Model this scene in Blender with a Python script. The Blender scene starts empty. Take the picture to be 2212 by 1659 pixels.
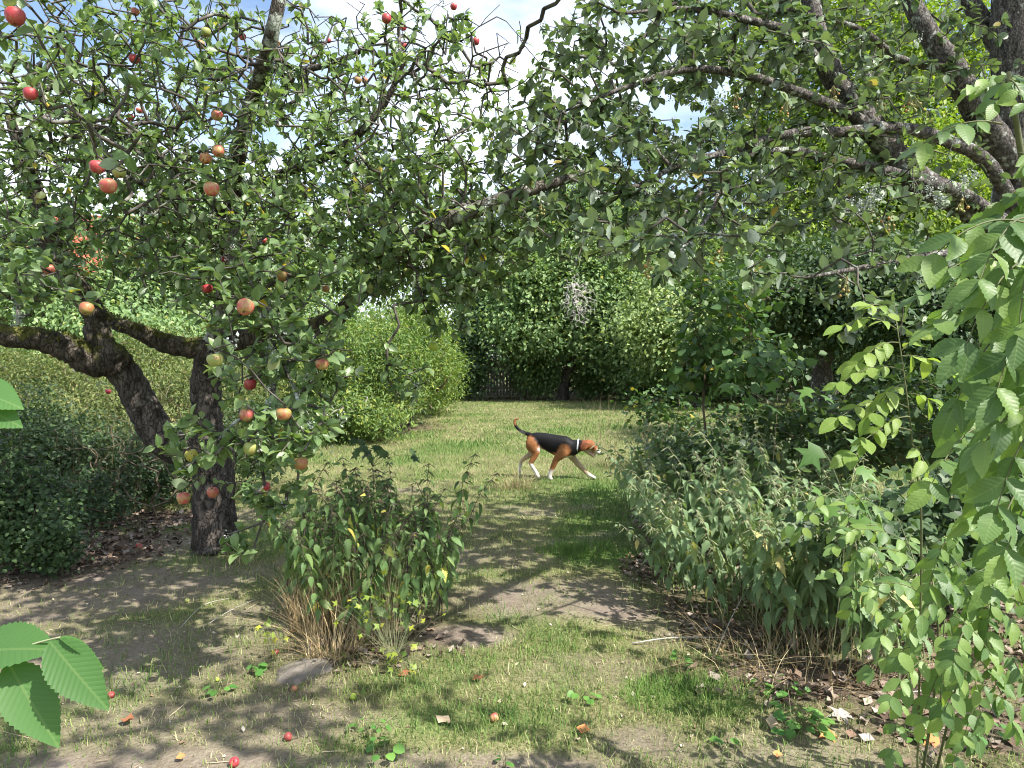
import bpy, math, random
import numpy as np
from mathutils import Matrix, Vector

# ------------------------------------------------------------------ camera, sky, sun, exposure
F, CX, CY, TH, H = 1597.0, 1106.0, 829.5, math.radians(2.17), 1.6
sc = bpy.context.scene
COL = sc.collection
cam_data = bpy.data.cameras.new('camera')
cam_data.lens = 26.0
cam_data.sensor_width = 36.0
cam_data.clip_start = 0.05
cam_data.clip_end = 2000
cam = bpy.data.objects.new('camera', cam_data)
cam.location = (0, 0, H)
cam.rotation_euler = (math.pi / 2 - TH, 0, 0)
COL.objects.link(cam)
sc.camera = cam

SUN = np.array([0.58, -0.42, 0.92]); SUN /= np.linalg.norm(SUN)
world = bpy.data.worlds.new('World')
sc.world = world
world.use_nodes = True
wn = world.node_tree.nodes; wl = world.node_tree.links
wn.clear()
w_out = wn.new('ShaderNodeOutputWorld')
w_bg = wn.new('ShaderNodeBackground')
w_sky = wn.new('ShaderNodeTexSky')
w_sky.sky_type = 'NISHITA'
w_sky.sun_disc = False
w_sky.sun_elevation = math.asin(SUN[2])
w_sky.sun_rotation = math.atan2(SUN[0], SUN[1])
w_sky.air_density = 1.0
w_sky.dust_density = 1.2
w_tc = wn.new('ShaderNodeTexCoord')
w_map = wn.new('ShaderNodeMapping')
w_map.inputs['Scale'].default_value = (1.0, 1.0, 2.6)
w_map.inputs['Location'].default_value = (0.35, 0.1, 0.2)
w_noise = wn.new('ShaderNodeTexNoise')
w_noise.inputs['Scale'].default_value = 1.9
w_noise.inputs['Detail'].default_value = 7
w_noise.inputs['Roughness'].default_value = 0.55
w_ramp = wn.new('ShaderNodeValToRGB')
w_ramp.color_ramp.elements[0].position = 0.43
w_ramp.color_ramp.elements[1].position = 0.66
w_mix = wn.new('ShaderNodeMix'); w_mix.data_type = 'RGBA'
w_mix.inputs[7].default_value = (7.6, 8.0, 8.6, 1)      # bright cumulus, in the sky texture's own units
wl.new(w_tc.outputs['Generated'], w_map.inputs[0])
wl.new(w_map.outputs[0], w_noise.inputs['Vector'])
wl.new(w_noise.outputs['Fac'], w_ramp.inputs[0])
wl.new(w_ramp.outputs[0], w_mix.inputs[0])
wl.new(w_sky.outputs[0], w_mix.inputs[6])
wl.new(w_mix.outputs[2], w_bg.inputs[0])
w_bg.inputs[1].default_value = 0.125
wl.new(w_bg.outputs[0], w_out.inputs[0])

sun_data = bpy.data.lights.new('sun', 'SUN')
sun_data.energy = 5.0
sun_data.angle = math.radians(0.53)
sun_data.color = (1.0, 0.955, 0.88)
sun = bpy.data.objects.new('sun', sun_data)
sun.rotation_euler = Vector(SUN).to_track_quat('Z', 'Y').to_euler()
sun.location = (10, -6, 20)
COL.objects.link(sun)

sc.view_settings.view_transform = 'Standard'
sc.view_settings.look = 'None'
sc.view_settings.gamma = 1.0
sc.view_settings.use_curve_mapping = False
sc.view_settings.exposure = 1.1
cy = sc.cycles
cy.max_bounces = 6
cy.diffuse_bounces = 4
cy.glossy_bounces = 2
cy.transmission_bounces = 4
cy.transparent_max_bounces = 4
cy.caustics_reflective = False
cy.caustics_refractive = False
cy.use_adaptive_sampling = True
cy.adaptive_threshold = 0.015
cy.use_denoising = True
cy.filter_width = 1.05

# ------------------------------------------------------------------ pixels of the photograph (2212 wide) to points
rng = np.random.default_rng(7)
random.seed(7)
def P(px, py, d):
    u = (px - CX) / F; v = (CY - py) / F
    y = math.cos(TH) + v * math.sin(TH); z = -math.sin(TH) + v * math.cos(TH)
    return np.stack(np.broadcast_arrays(u * d / y, d, H + z * d / y), -1).astype(float)
def G(px, py):
    u = (px - CX) / F; v = (CY - py) / F
    y = math.cos(TH) + v * math.sin(TH); z = -math.sin(TH) + v * math.cos(TH)
    k = -H / z
    return np.array([u * k, y * k, 0.0])
def proj(p):
    p = np.asarray(p, float); x = p[..., 0]; y = p[..., 1]; z = p[..., 2] - H
    f = y * math.cos(TH) - z * math.sin(TH); up = y * math.sin(TH) + z * math.cos(TH)
    f = np.where(f < .05, .05, f)
    return CX + F * x / f, CY - F * up / f
def nrm(a):
    a = np.asarray(a, float)
    return a / (np.linalg.norm(a, axis=-1, keepdims=True) + 1e-9)
def runit(n):
    return nrm(rng.normal(size=(n, 3)))
_lat = {}
def vnoise(x, y, scale, seed=0):
    if seed not in _lat:
        _lat[seed] = np.random.default_rng(1000 + seed).random((256, 256))
    g = _lat[seed]
    x = np.asarray(x, float) * scale + 500; y = np.asarray(y, float) * scale + 500
    xi = np.floor(x).astype(int); yi = np.floor(y).astype(int)
    fx = x - xi; fy = y - yi
    fx = fx * fx * (3 - 2 * fx); fy = fy * fy * (3 - 2 * fy)
    a = g[xi % 256, yi % 256]; b = g[(xi + 1) % 256, yi % 256]
    c = g[xi % 256, (yi + 1) % 256]; d = g[(xi + 1) % 256, (yi + 1) % 256]
    return (a * (1 - fx) + b * fx) * (1 - fy) + (c * (1 - fx) + d * fx) * fy
def fbm(x, y, scale, seed=0):
    return .5 * vnoise(x, y, scale, seed) + .3 * vnoise(x, y, scale * 2.1, seed + 1) + .2 * vnoise(x, y, scale * 4.7, seed + 2)

# ------------------------------------------------------------------ mesh helpers
class Tmpl:
    def __init__(s, V, faces, uv=None):
        s.V = np.array(V, float)
        s.L = np.array([i for f in faces for i in f], np.int64)
        s.T = np.array([len(f) for f in faces], np.int64)
        s.uv = np.array(uv, float) if uv is not None else np.zeros((len(s.V), 2))
class Geo:
    def __init__(s):
        s.V = []; s.L = []; s.T = []; s.UV = []; s.C = []; s.n = 0
    def add(s, V, L, T, uv=None, col=None):
        V = np.asarray(V, float)
        s.V.append(V); s.L.append(np.asarray(L, np.int64) + s.n); s.T.append(np.asarray(T, np.int64))
        s.UV.append(np.zeros((len(V), 2)) if uv is None else uv)
        s.C.append(np.ones((len(V), 3)) if col is None else col)
        s.n += len(V)
    def faces(s, V, faces, uv=None, col=None):
        s.add(V, [i for f in faces for i in f], [len(f) for f in faces], uv, col)
    def inst(s, t, R, p, sc_, col=None):
        n = len(p); m = len(t.V)
        if n == 0: return
        sc_ = np.broadcast_to(np.asarray(sc_, float), (n,)) if np.ndim(sc_) < 2 else sc_
        if np.ndim(sc_) == 2: tv = t.V[None] * sc_[:, None, :]
        else: tv = t.V[None] * sc_[:, None, None]
        V = np.einsum('nij,nmj->nmi', R, tv) + p[:, None, :]
        L = (t.L[None] + (np.arange(n) * m)[:, None]).ravel()
        c = None if col is None else np.repeat(col, m, 0)
        s.add(V.reshape(-1, 3), L, np.tile(t.T, n), np.tile(t.uv, (n, 1)), c)
    def mesh(s, name, mat, smooth=False, origin=None):
        V = np.concatenate(s.V); L = np.concatenate(s.L); T = np.concatenate(s.T)
        if origin is not None: V = V - np.asarray(origin)
        me = bpy.data.meshes.new(name)
        me.vertices.add(len(V)); me.vertices.foreach_set('co', V.astype(np.float32).ravel())
        me.loops.add(len(L)); me.loops.foreach_set('vertex_index', L.astype(np.int32))
        me.polygons.add(len(T))
        st = np.concatenate([[0], np.cumsum(T)[:-1]])
        me.polygons.foreach_set('loop_start', st.astype(np.int32))
        try: me.polygons.foreach_set('loop_total', T.astype(np.int32))
        except Exception: pass
        if smooth: me.polygons.foreach_set('use_smooth', np.ones(len(T), bool))
        uvl = me.uv_layers.new(name='UVMap')
        uvl.data.foreach_set('uv', np.concatenate(s.UV)[L].astype(np.float32).ravel())
        a = me.color_attributes.new('col', 'FLOAT_COLOR', 'POINT')
        C = np.concatenate(s.C)
        a.data.foreach_set('color', np.concatenate([C, np.ones((len(C), 1))], 1).astype(np.float32).ravel())
        me.update(calc_edges=True)
        me.validate()
        for m_ in (mat if isinstance(mat, (list, tuple)) else [mat]): me.materials.append(m_)
        return me
def link(name, data, parent=None, loc=None):
    o = bpy.data.objects.new(name, data)
    COL.objects.link(o)
    if parent is not None: o.parent = parent
    if loc is not None: o.location = loc
    return o
def tag(o, label=None, cat=None, group=None, kind=None):
    if label: o['label'] = label
    if cat: o['category'] = cat
    if group: o['group'] = group
    if kind: o['kind'] = kind
    return o
def thing(name, label, cat, loc, group=None):
    o = link(name, None, None, tuple(float(v) for v in loc))
    o.empty_display_size = .1
    return tag(o, label, cat, group)
def part(name, geo, mat, root, smooth=False, kind=None):
    """geometry given in world coordinates becomes a child of root"""
    o = link(name, geo.mesh(name, mat, smooth, origin=np.array(root.location)), root)
    if kind: o['kind'] = kind
    return o
def solo(name, geo, mat, label, cat, loc=(0, 0, 0), group=None, kind=None, smooth=False):
    o = link(name, geo.mesh(name, mat, smooth, origin=np.array(loc, float)), None, tuple(float(v) for v in loc))
    return tag(o, label, cat, group, kind)

def frames(d, n):
    y = nrm(d); x = nrm(np.cross(y, n)); z = np.cross(x, y)
    return np.stack([x, y, z], -1)
def tube(geo, pts, rad, sides=8, sub=6, noise=0.0, cap=True, col=None):
    pts = np.asarray(pts, float); rad = np.asarray(rad, float)
    if sub > 1 and len(pts) > 2:
        q = np.vstack([2 * pts[0] - pts[1], pts, 2 * pts[-1] - pts[-2]])
        out = []; ro = []
        for i in range(len(pts) - 1):
            p0, p1, p2, p3 = q[i], q[i + 1], q[i + 2], q[i + 3]
            for k in range(sub):
                t = k / sub
                out.append(.5 * ((2 * p1) + (-p0 + p2) * t + (2 * p0 - 5 * p1 + 4 * p2 - p3) * t * t + (-p0 + 3 * p1 - 3 * p2 + p3) * t ** 3))
                ro.append(rad[i] * (1 - t) + rad[i + 1] * t)
        out.append(pts[-1]); ro.append(rad[-1])
        pts = np.array(out); rad = np.array(ro)
    n = len(pts)
    tg = nrm(np.gradient(pts, axis=0))
    up = np.array([0., 0, 1]) if abs(tg[0][2]) < .9 else np.array([0., 1, 0])
    x = nrm(np.cross(tg[0], up)); V = []; UV = []
    ang = np.arange(sides) / sides * 2 * math.pi
    for i in range(n):
        x = nrm(x - tg[i] * np.dot(x, tg[i])); y = np.cross(tg[i], x)
        r = rad[i] * (1 + noise * (rng.random(sides) - .5) * 2)
        V.append(pts[i] + (np.cos(ang) * r)[:, None] * x + (np.sin(ang) * r)[:, None] * y)
        UV += [(a / 6.283, i / n) for a in ang]
    V = np.concatenate(V)
    fs = []
    for i in range(n - 1):
        for j in range(sides):
            a = i * sides + j; b = i * sides + (j + 1) % sides
            fs.append((a, b, b + sides, a + sides))
    if cap:
        fs.append(tuple(range(sides - 1, -1, -1))); fs.append(tuple((n - 1) * sides + j for j in range(sides)))
    geo.faces(V, fs, np.array(UV), None if col is None else np.tile(np.array(col), (len(V), 1)))
    return pts, rad
def segs(geo, a, b, ra, rb, sides=4):
    """many thin straight pieces at once"""
    if len(a) == 0: return
    t = nrm(b - a); ref = np.where(np.abs(t[:, 2:3]) < .9, np.array([[0., 0, 1]]), np.array([[1., 0, 0]]))
    x = nrm(np.cross(t, ref)); y = np.cross(t, x)
    ang = np.arange(sides) / sides * 2 * math.pi
    ring = np.cos(ang)[None, :, None] * x[:, None] + np.sin(ang)[None, :, None] * y[:, None]
    V = np.concatenate([a[:, None] + ring * ra[:, None, None], b[:, None] + ring * rb[:, None, None]], 1)
    f = []
    for j in range(sides): f += [j, (j + 1) % sides, sides + (j + 1) % sides, sides + j]
    n = len(a)
    L = (np.array(f)[None] + (np.arange(n) * 2 * sides)[:, None]).ravel()
    geo.add(V.reshape(-1, 3), L, np.full(n * sides, 4))

def grow(roots, targets, step=.09, jit=.02, sag=0.0):
    """twigs: every target is joined to the nearest wood that already stands"""
    roots = np.asarray(roots, float); targets = np.asarray(targets, float)
    d0 = np.array([np.min(((roots - t) ** 2).sum(1)) for t in targets])
    cap = len(roots) + int(sum(np.sqrt(d0) / step)) + len(targets) * 3 + 50
    pos = np.empty((cap, 3)); par = np.full(cap, -1); n = len(roots); pos[:n] = roots
    tips = np.zeros(len(targets), int)
    for ti in np.argsort(d0):
        t = targets[ti]
        d2 = ((pos[:n] - t) ** 2).sum(1); j = int(np.argmin(d2)); L = math.sqrt(d2[j])
        k = max(1, int(L / step)); s0 = pos[j].copy()
        for i in range(1, k + 1):
            if n >= cap - 1: break
            f = i / k
            q = s0 + (t - s0) * f
            if i < k: q = q + rng.normal(size=3) * jit + np.array([0, 0, sag * L * f * (1 - f)])
            pos[n] = q; par[n] = j; j = n; n += 1
        tips[ti] = j
    pos = pos[:n]; par = par[:n]
    cnt = np.zeros(n); cnt[tips] += 1
    for i in range(n - 1, len(roots) - 1, -1): cnt[par[i]] += cnt[i]
    return pos, par, cnt, tips
def twig_geo(geo, pos, par, cnt, r0, power=.42, rmax=.06, sides=4):
    i = np.where(par >= 0)[0]
    r = np.minimum(r0 * np.maximum(cnt, 1) ** power, rmax)
    pr = np.minimum(r[par[i]], r[i] * 1.5)
    segs(geo, pos[par[i]], pos[i], pr, r[i], sides)
def blob_pts(blobs):
    out = []
    for px, py, d, rx, ry, rd, n in blobs:
        q = runit(n) * (rng.random((n, 1)) ** (1 / 2.4))
        out.append(P(px + q[:, 0] * rx, py + q[:, 1] * ry, np.maximum(d + q[:, 2] * rd, 1.0)))
    return np.concatenate(out)

# ------------------------------------------------------------------ leaf templates: base at the origin, blade along +Y, upper side +Z
def leaf_t(wfun, rows, fold=.25, droop=.15, serr=0.0, cup=0.0, wavy=0.0, twist=0.0, skew=0.0):
    V = []; UV = []; fs = []
    r2 = np.random.default_rng(3)
    for i in range(rows + 1):
        t = i / rows
        w = max(wfun(t), .004)
        if serr and 0 < i < rows: w *= (1 + serr * (.5 if i % 2 else -.5))
        z = -droop * t * t + cup * math.sin(t * math.pi)
        wz = wavy * (r2.random(2) - .5)
        wf = max(wfun(t), .004)
        mx_ = skew * t * t; tw = twist * t * wf
        V += [(-w + mx_, t, z + fold * wf + wz[0] - tw), (mx_, t, z), (w * (1 + .2 * skew) + mx_, t, z + fold * wf + wz[1] + tw)]
        UV += [(.5 - w, t), (.5, t), (.5 + w, t)]
    for i in range(rows):
        a = i * 3
        fs += [(a, a + 1, a + 4, a + 3), (a + 1, a + 2, a + 5, a + 4)]
    return Tmpl(V, fs, UV)
ovate = lambda w, k=.8, e=1.0: (lambda t: w * max(0.0, math.sin(math.pi * t ** k)) ** e)
T_APPLE = leaf_t(ovate(.30, .85, .8), 6, .35, .18, wavy=.03)
T_APPLE_LO = leaf_t(ovate(.30, .85, .8), 3, .35, .18)
T_NETTLE = leaf_t(ovate(.215, .60, 1.0), 14, .3, .30, serr=.34)
T_NETTLE_LO = leaf_t(ovate(.215, .60, 1.0), 5, .3, .30)
T_ASH = leaf_t(ovate(.26, .80, .85), 16, .18, .14, serr=.09)
T_ASHV = [T_ASH, leaf_t(ovate(.24, .85, .9), 16, .30, .34, serr=.10, wavy=.03, twist=.5, skew=.15), leaf_t(ovate(.28, .78, .8), 16, .10, .05, serr=.09, wavy=.03, twist=-.4, skew=-.12), leaf_t(ovate(.25, .8, .85), 16, .38, .22, serr=.11, wavy=.04, twist=.2, skew=.2)]
T_APPLEV = [T_APPLE, leaf_t(ovate(.28, .9, .8), 7, .5, .32, wavy=.04, twist=.5, skew=.1), leaf_t(ovate(.33, .82, .75), 7, .15, .10, wavy=.05, twist=-.5), leaf_t(ovate(.30, .88, .8), 7, .65, .10, wavy=.03, skew=-.12)]
T_NETTLEV = [T_NETTLE, leaf_t(ovate(.20, .6, 1.0), 14, .5, .45, serr=.36, wavy=.03, twist=.4, skew=.12), leaf_t(ovate(.235, .62, 1.0), 14, .15, .2, serr=.32, wavy=.03, twist=-.5, skew=-.1)]
T_ASH_LO = leaf_t(ovate(.215, .75, .9), 5, .28, .16)
T_ELM = leaf_t(lambda t: .30 * max(0.0, math.sin(math.pi * t ** .8)) ** .8 * (1 - .28 * t * t * t), 34, .16, .16, serr=.10)
T_WB = leaf_t(ovate(.33, .92, .75), 10, .2, .12, serr=.22, wavy=.03)
T_WB_LO = leaf_t(ovate(.33, .92, .75), 4, .22, .12)
T_ROUND = leaf_t(ovate(.44, .8, .6), 5, .15, .12, wavy=.04)
T_ROUND_LO = leaf_t(ovate(.44, .8, .6), 3, .15, .12)
T_FAR = Tmpl([(0, 0, 0), (.32, .45, .10), (0, 1, -.12), (-.32, .45, .10)], [(0, 1, 2), (0, 2, 3)], [(.5, 0), (.8, .5), (.5, 1), (.2, .5)])
T_SLIM = Tmpl([(0, 0, 0), (.17, .45, .06), (0, 1, -.18), (-.17, .45, .06)], [(0, 1, 2), (0, 2, 3)], [(.5, 0), (.7, .5), (.5, 1), (.3, .5)])
def lobed(lobes, depth, droop=.2, sub=3):
    """palmate blade: lobes = [(angle from +Y, length)]"""
    pts = []
    for i, (a, l) in enumerate(lobes):
        a = math.radians(a)
        pts.append((math.sin(a) * l, math.cos(a) * l))
        if i < len(lobes) - 1:
            b = math.radians((lobes[i][0] + lobes[i + 1][0]) / 2); m = depth * min(l, lobes[i + 1][1])
            da = math.radians(7)
            pts.insert(len(pts) - 1, (math.sin(a - da) * l * .72, math.cos(a - da) * l * .72)) if i else None
            pts.append((math.sin(a + da) * l * .72, math.cos(a + da) * l * .72))
            pts.append((math.sin(b) * m, math.cos(b) * m))
    V = [(0, .32, .03)]; UV = [(.5, .3)]
    P2 = [(0, .0)] + [(x, y + .32) for x, y in pts]
    for x, y in P2:
        V.append((x, y, -droop * (x * x + (y - .3) ** 2) + .04 * abs(x))); UV.append((.5 + x * .5, y))
    n = len(P2)
    fs = [(0, 1 + (i + 1) % n, 1 + i) for i in range(n)]
    return Tmpl(V, fs, UV)
T_MAPLE = lobed([(-118, .42), (-62, .62), (0, .72), (62, .62), (118, .42)], .5)
T_OAK = lobed([(-100, .3), (-60, .42), (-25, .6), (0, .68), (25, .6), (60, .42), (100, .3)], .72)
T_LOBE3 = lobed([(-75, .5), (0, .65), (75, .5)], .45)
T_DRY = Tmpl([(0, 0, 0), (.3, .3, .22), (.26, .7, .1), (0, 1, .25), (-.26, .7, .02), (-.3, .3, .25), (0, .5, -.03)],
             [(0, 1, 6), (1, 2, 6), (2, 3, 6), (3, 4, 6), (4, 5, 6), (5, 0, 6)], [(.5, 0), (.8, .3), (.76, .7), (.5, 1), (.24, .7), (.2, .3), (.5, .5)])

# ------------------------------------------------------------------ materials
def nmat(name):
    m = bpy.data.materials.new(name); m.use_nodes = True
    m.node_tree.nodes.clear()
    return m, m.node_tree.nodes, m.node_tree.links
def ramp(nd, stops, interp='LINEAR'):
    r = nd.new('ShaderNodeValToRGB'); cr = r.color_ramp; cr.interpolation = interp
    while len(cr.elements) < len(stops): cr.elements.new(.5)
    for e, (p, c) in zip(cr.elements, stops): e.position = p; e.color = (*c, 1)
    return r
def mth(nd, lk, op, a, b=None):
    m = nd.new('ShaderNodeMath'); m.operation = op
    for i, v in enumerate((a, b)):
        if v is None: continue
        if isinstance(v, (int, float)): m.inputs[i].default_value = v
        else: lk.new(v, m.inputs[i])
    return m.outputs[0]
def mixc(nd, lk, f, a, b, mode='MIX'):
    m = nd.new('ShaderNodeMix'); m.data_type = 'RGBA'; m.blend_type = mode
    for i, v in ((0, f), (6, a), (7, b)):
        if isinstance(v, (int, float)): m.inputs[i].default_value = v
        elif isinstance(v, tuple): m.inputs[i].default_value = (*v, 1)
        else: lk.new(v, m.inputs[i])
    return m.outputs[2]
def leaf_mat(name, stops, under=None, tr=.35, rough=.5, vein=None, spec=.35, clump=.7, tint=(1.25, 1.3, .55), spots=None):
    m, nd, lk = nmat(name)
    out = nd.new('ShaderNodeOutputMaterial')
    geo = nd.new('ShaderNodeNewGeometry'); oi = nd.new('ShaderNodeObjectInfo')
    rnd = mth(nd, lk, 'FRACT', mth(nd, lk, 'ADD', geo.outputs['Random Per Island'], oi.outputs['Random']))
    rp = ramp(nd, stops); lk.new(rnd, rp.inputs[0])
    nz = nd.new('ShaderNodeTexNoise'); nz.inputs['Scale'].default_value = clump; nz.inputs['Detail'].default_value = 3
    lk.new(geo.outputs['Position'], nz.inputs['Vector'])
    vr = ramp(nd, [(.3, (.72, .78, .7)), (.7, (1.28, 1.2, 1.2))]); lk.new(nz.outputs['Fac'], vr.inputs[0])
    c = mixc(nd, lk, 1.0, rp.outputs[0], vr.outputs[0], 'MULTIPLY')
    if vein:
        uv = nd.new('ShaderNodeUVMap'); sx = nd.new('ShaderNodeSeparateXYZ'); lk.new(uv.outputs[0], sx.inputs[0])
        au = mth(nd, lk, 'ABSOLUTE', mth(nd, lk, 'SUBTRACT', sx.outputs[0], .5))
        mid = mth(nd, lk, 'LESS_THAN', au, .014)
        lat = mth(nd, lk, 'FRACT', mth(nd, lk, 'MULTIPLY', mth(nd, lk, 'SUBTRACT', sx.outputs[1], mth(nd, lk, 'MULTIPLY', au, .75)), vein[0]))
        latl = mth(nd, lk, 'LESS_THAN', lat, .10)
        vv = mth(nd, lk, 'MAXIMUM', mid, mth(nd, lk, 'MULTIPLY', latl, .5))
        c = mixc(nd, lk, mth(nd, lk, 'MULTIPLY', vv, vein[1]), c, (.32, .42, .16))
        bmp = nd.new('ShaderNodeBump'); bmp.inputs['Strength'].default_value = .18; bmp.inputs['Distance'].default_value = .003
        tri = mth(nd, lk, 'ABSOLUTE', mth(nd, lk, 'SUBTRACT', lat, .5)); lk.new(mth(nd, lk, 'MULTIPLY', tri, -1.0), bmp.inputs['Height'])
    top = c
    if under: c = mixc(nd, lk, geo.outputs['Backfacing'], c, under)
    if spots:
        n2 = nd.new('ShaderNodeTexNoise'); n2.inputs['Scale'].default_value = spots[0]; lk.new(geo.outputs['Position'], n2.inputs['Vector'])
        s2 = ramp(nd, [(spots[1], (0, 0, 0)), (spots[1] + .05, (1, 1, 1))]); lk.new(n2.outputs['Fac'], s2.inputs[0])
        c = mixc(nd, lk, s2.outputs[0], c, spots[2])
    pb = nd.new('ShaderNodeBsdfPrincipled')
    lk.new(c, pb.inputs['Base Color']); pb.inputs['Roughness'].default_value = rough
    pb.inputs['Specular IOR Level'].default_value = spec
    if vein: lk.new(bmp.outputs[0], pb.inputs['Normal'])
    ts = nd.new('ShaderNodeBsdfTranslucent')
    lk.new(mixc(nd, lk, 1.0, top, tint, 'MULTIPLY'), ts.inputs['Color'])
    mx = nd.new('ShaderNodeMixShader'); mx.inputs[0].default_value = tr
    lk.new(pb.outputs[0], mx.inputs[1]); lk.new(ts.outputs[0], mx.inputs[2])
    lk.new(mx.outputs[0], out.inputs[0])
    return m
def plain(name, stops, scale=8, rough=.8, bump=0.0, bdist=.01, detail=5, spec=.3, coords='Object', distort=0.0, stretch=None):
    m, nd, lk = nmat(name)
    out = nd.new('ShaderNodeOutputMaterial'); pb = nd.new('ShaderNodeBsdfPrincipled')
    tc = nd.new('ShaderNodeTexCoord'); nz = nd.new('ShaderNodeTexNoise')
    nz.inputs['Scale'].default_value = scale; nz.inputs['Detail'].default_value = detail; nz.inputs['Distortion'].default_value = distort
    src = tc.outputs[coords]
    if stretch:
        mp = nd.new('ShaderNodeMapping'); mp.inputs['Scale'].default_value = stretch; lk.new(src, mp.inputs[0]); src = mp.outputs[0]
    lk.new(src, nz.inputs['Vector'])
    rp = ramp(nd, stops); lk.new(nz.outputs['Fac'], rp.inputs[0])
    lk.new(rp.outputs[0], pb.inputs['Base Color'])
    pb.inputs['Roughness'].default_value = rough; pb.inputs['Specular IOR Level'].default_value = spec
    if bump:
        b = nd.new('ShaderNodeBump'); b.inputs['Strength'].default_value = bump; b.inputs['Distance'].default_value = bdist
        lk.new(nz.outputs['Fac'], b.inputs['Height']); lk.new(b.outputs[0], pb.inputs['Normal'])
    lk.new(pb.outputs[0], out.inputs[0])
    return m
def bark_mat(name, dark, mid, lichen=(.42, .45, .40), lich=.60, moss=None, scale=18, crack=26):
    m, nd, lk = nmat(name)
    out = nd.new('ShaderNodeOutputMaterial'); pb = nd.new('ShaderNodeBsdfPrincipled')
    tc = nd.new('ShaderNodeTexCoord')
    mp = nd.new('ShaderNodeMapping'); mp.inputs['Scale'].default_value = (1, 1, .45); lk.new(tc.outputs['Object'], mp.inputs[0])
    nz = nd.new('ShaderNodeTexNoise'); nz.inputs['Scale'].default_value = scale; nz.inputs['Detail'].default_value = 8; lk.new(mp.outputs[0], nz.inputs['Vector'])
    vo = nd.new('ShaderNodeTexVoronoi'); vo.feature = 'DISTANCE_TO_EDGE'; vo.inputs['Scale'].default_value = crack
    wob = mixc(nd, lk, .12, mp.outputs[0], nz.outputs['Color'], 'ADD'); lk.new(wob, vo.inputs['Vector'])
    rp = ramp(nd, [(.3, dark), (.7, mid)]); lk.new(nz.outputs['Fac'], rp.inputs[0])
    cr = ramp(nd, [(0, (.35, .32, .3)), (.10, (1, 1, 1))]); lk.new(vo.outputs['Distance'], cr.inputs[0])
    c = mixc(nd, lk, 1.0, rp.outputs[0], cr.outputs[0], 'MULTIPLY')
    n2 = nd.new('ShaderNodeTexNoise'); n2.inputs['Scale'].default_value = 9; n2.inputs['Detail'].default_value = 8; n2.inputs['Roughness'].default_value = .7; lk.new(tc.outputs['Object'], n2.inputs['Vector'])
    lr = ramp(nd, [(lich, (0, 0, 0)), (lich + .06, (1, 1, 1))]); lk.new(n2.outputs['Fac'], lr.inputs[0])
    c = mixc(nd, lk, lr.outputs[0], c, lichen)
    if moss:
        geo = nd.new('ShaderNodeNewGeometry'); sx = nd.new('ShaderNodeSeparateXYZ'); lk.new(geo.outputs['Normal'], sx.inputs[0])
        n3 = nd.new('ShaderNodeTexNoise'); n3.inputs['Scale'].default_value = 5; n3.inputs['Detail'].default_value = 6; lk.new(tc.outputs['Object'], n3.inputs['Vector'])
        s = mth(nd, lk, 'ADD', mth(nd, lk, 'MULTIPLY', sx.outputs[2], .25), n3.outputs['Fac'])
        mr = ramp(nd, [(moss, (0, 0, 0)), (moss + .1, (1, 1, 1))]); lk.new(s, mr.inputs[0])
        mc = ramp(nd, [(.3, (.045, .05, .012)), (.7, (.14, .14, .035))]); lk.new(nz.outputs['Fac'], mc.inputs[0])
        c = mixc(nd, lk, mr.outputs[0], c, mc.outputs[0])
    lk.new(c, pb.inputs['Base Color']); pb.inputs['Roughness'].default_value = .92; pb.inputs['Specular IOR Level'].default_value = .2
    b = nd.new('ShaderNodeBump'); b.inputs['Strength'].default_value = .9; b.inputs['Distance'].default_value = .02
    h = mth(nd, lk, 'ADD', mth(nd, lk, 'MULTIPLY', nz.outputs['Fac'], .6), mth(nd, lk, 'MINIMUM', mth(nd, lk, 'MULTIPLY', vo.outputs['Distance'], 4.0), .5))
    lk.new(h, b.inputs['Height']); lk.new(b.outputs[0], pb.inputs['Normal'])
    lk.new(pb.outputs[0], out.inputs[0])
    return m
def attr_mat(name, rough=.8, tr=0.0, spec=.25):
    """colour comes from the piece's own colour attribute (its pigment)"""
    m, nd, lk = nmat(name)
    out = nd.new('ShaderNodeOutputMaterial'); pb = nd.new('ShaderNodeBsdfPrincipled')
    at = nd.new('ShaderNodeAttribute'); at.attribute_name = 'col'
    lk.new(at.outputs['Color'], pb.inputs['Base Color']); pb.inputs['Roughness'].default_value = rough; pb.inputs['Specular IOR Level'].default_value = spec
    if tr:
        ts = nd.new('ShaderNodeBsdfTranslucent'); lk.new(at.outputs['Color'], ts.inputs['Color'])
        mx = nd.new('ShaderNodeMixShader'); mx.inputs[0].default_value = tr
        lk.new(pb.outputs[0], mx.inputs[1]); lk.new(ts.outputs[0], mx.inputs[2]); lk.new(mx.outputs[0], out.inputs[0])
    else: lk.new(pb.outputs[0], out.inputs[0])
    return m

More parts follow.
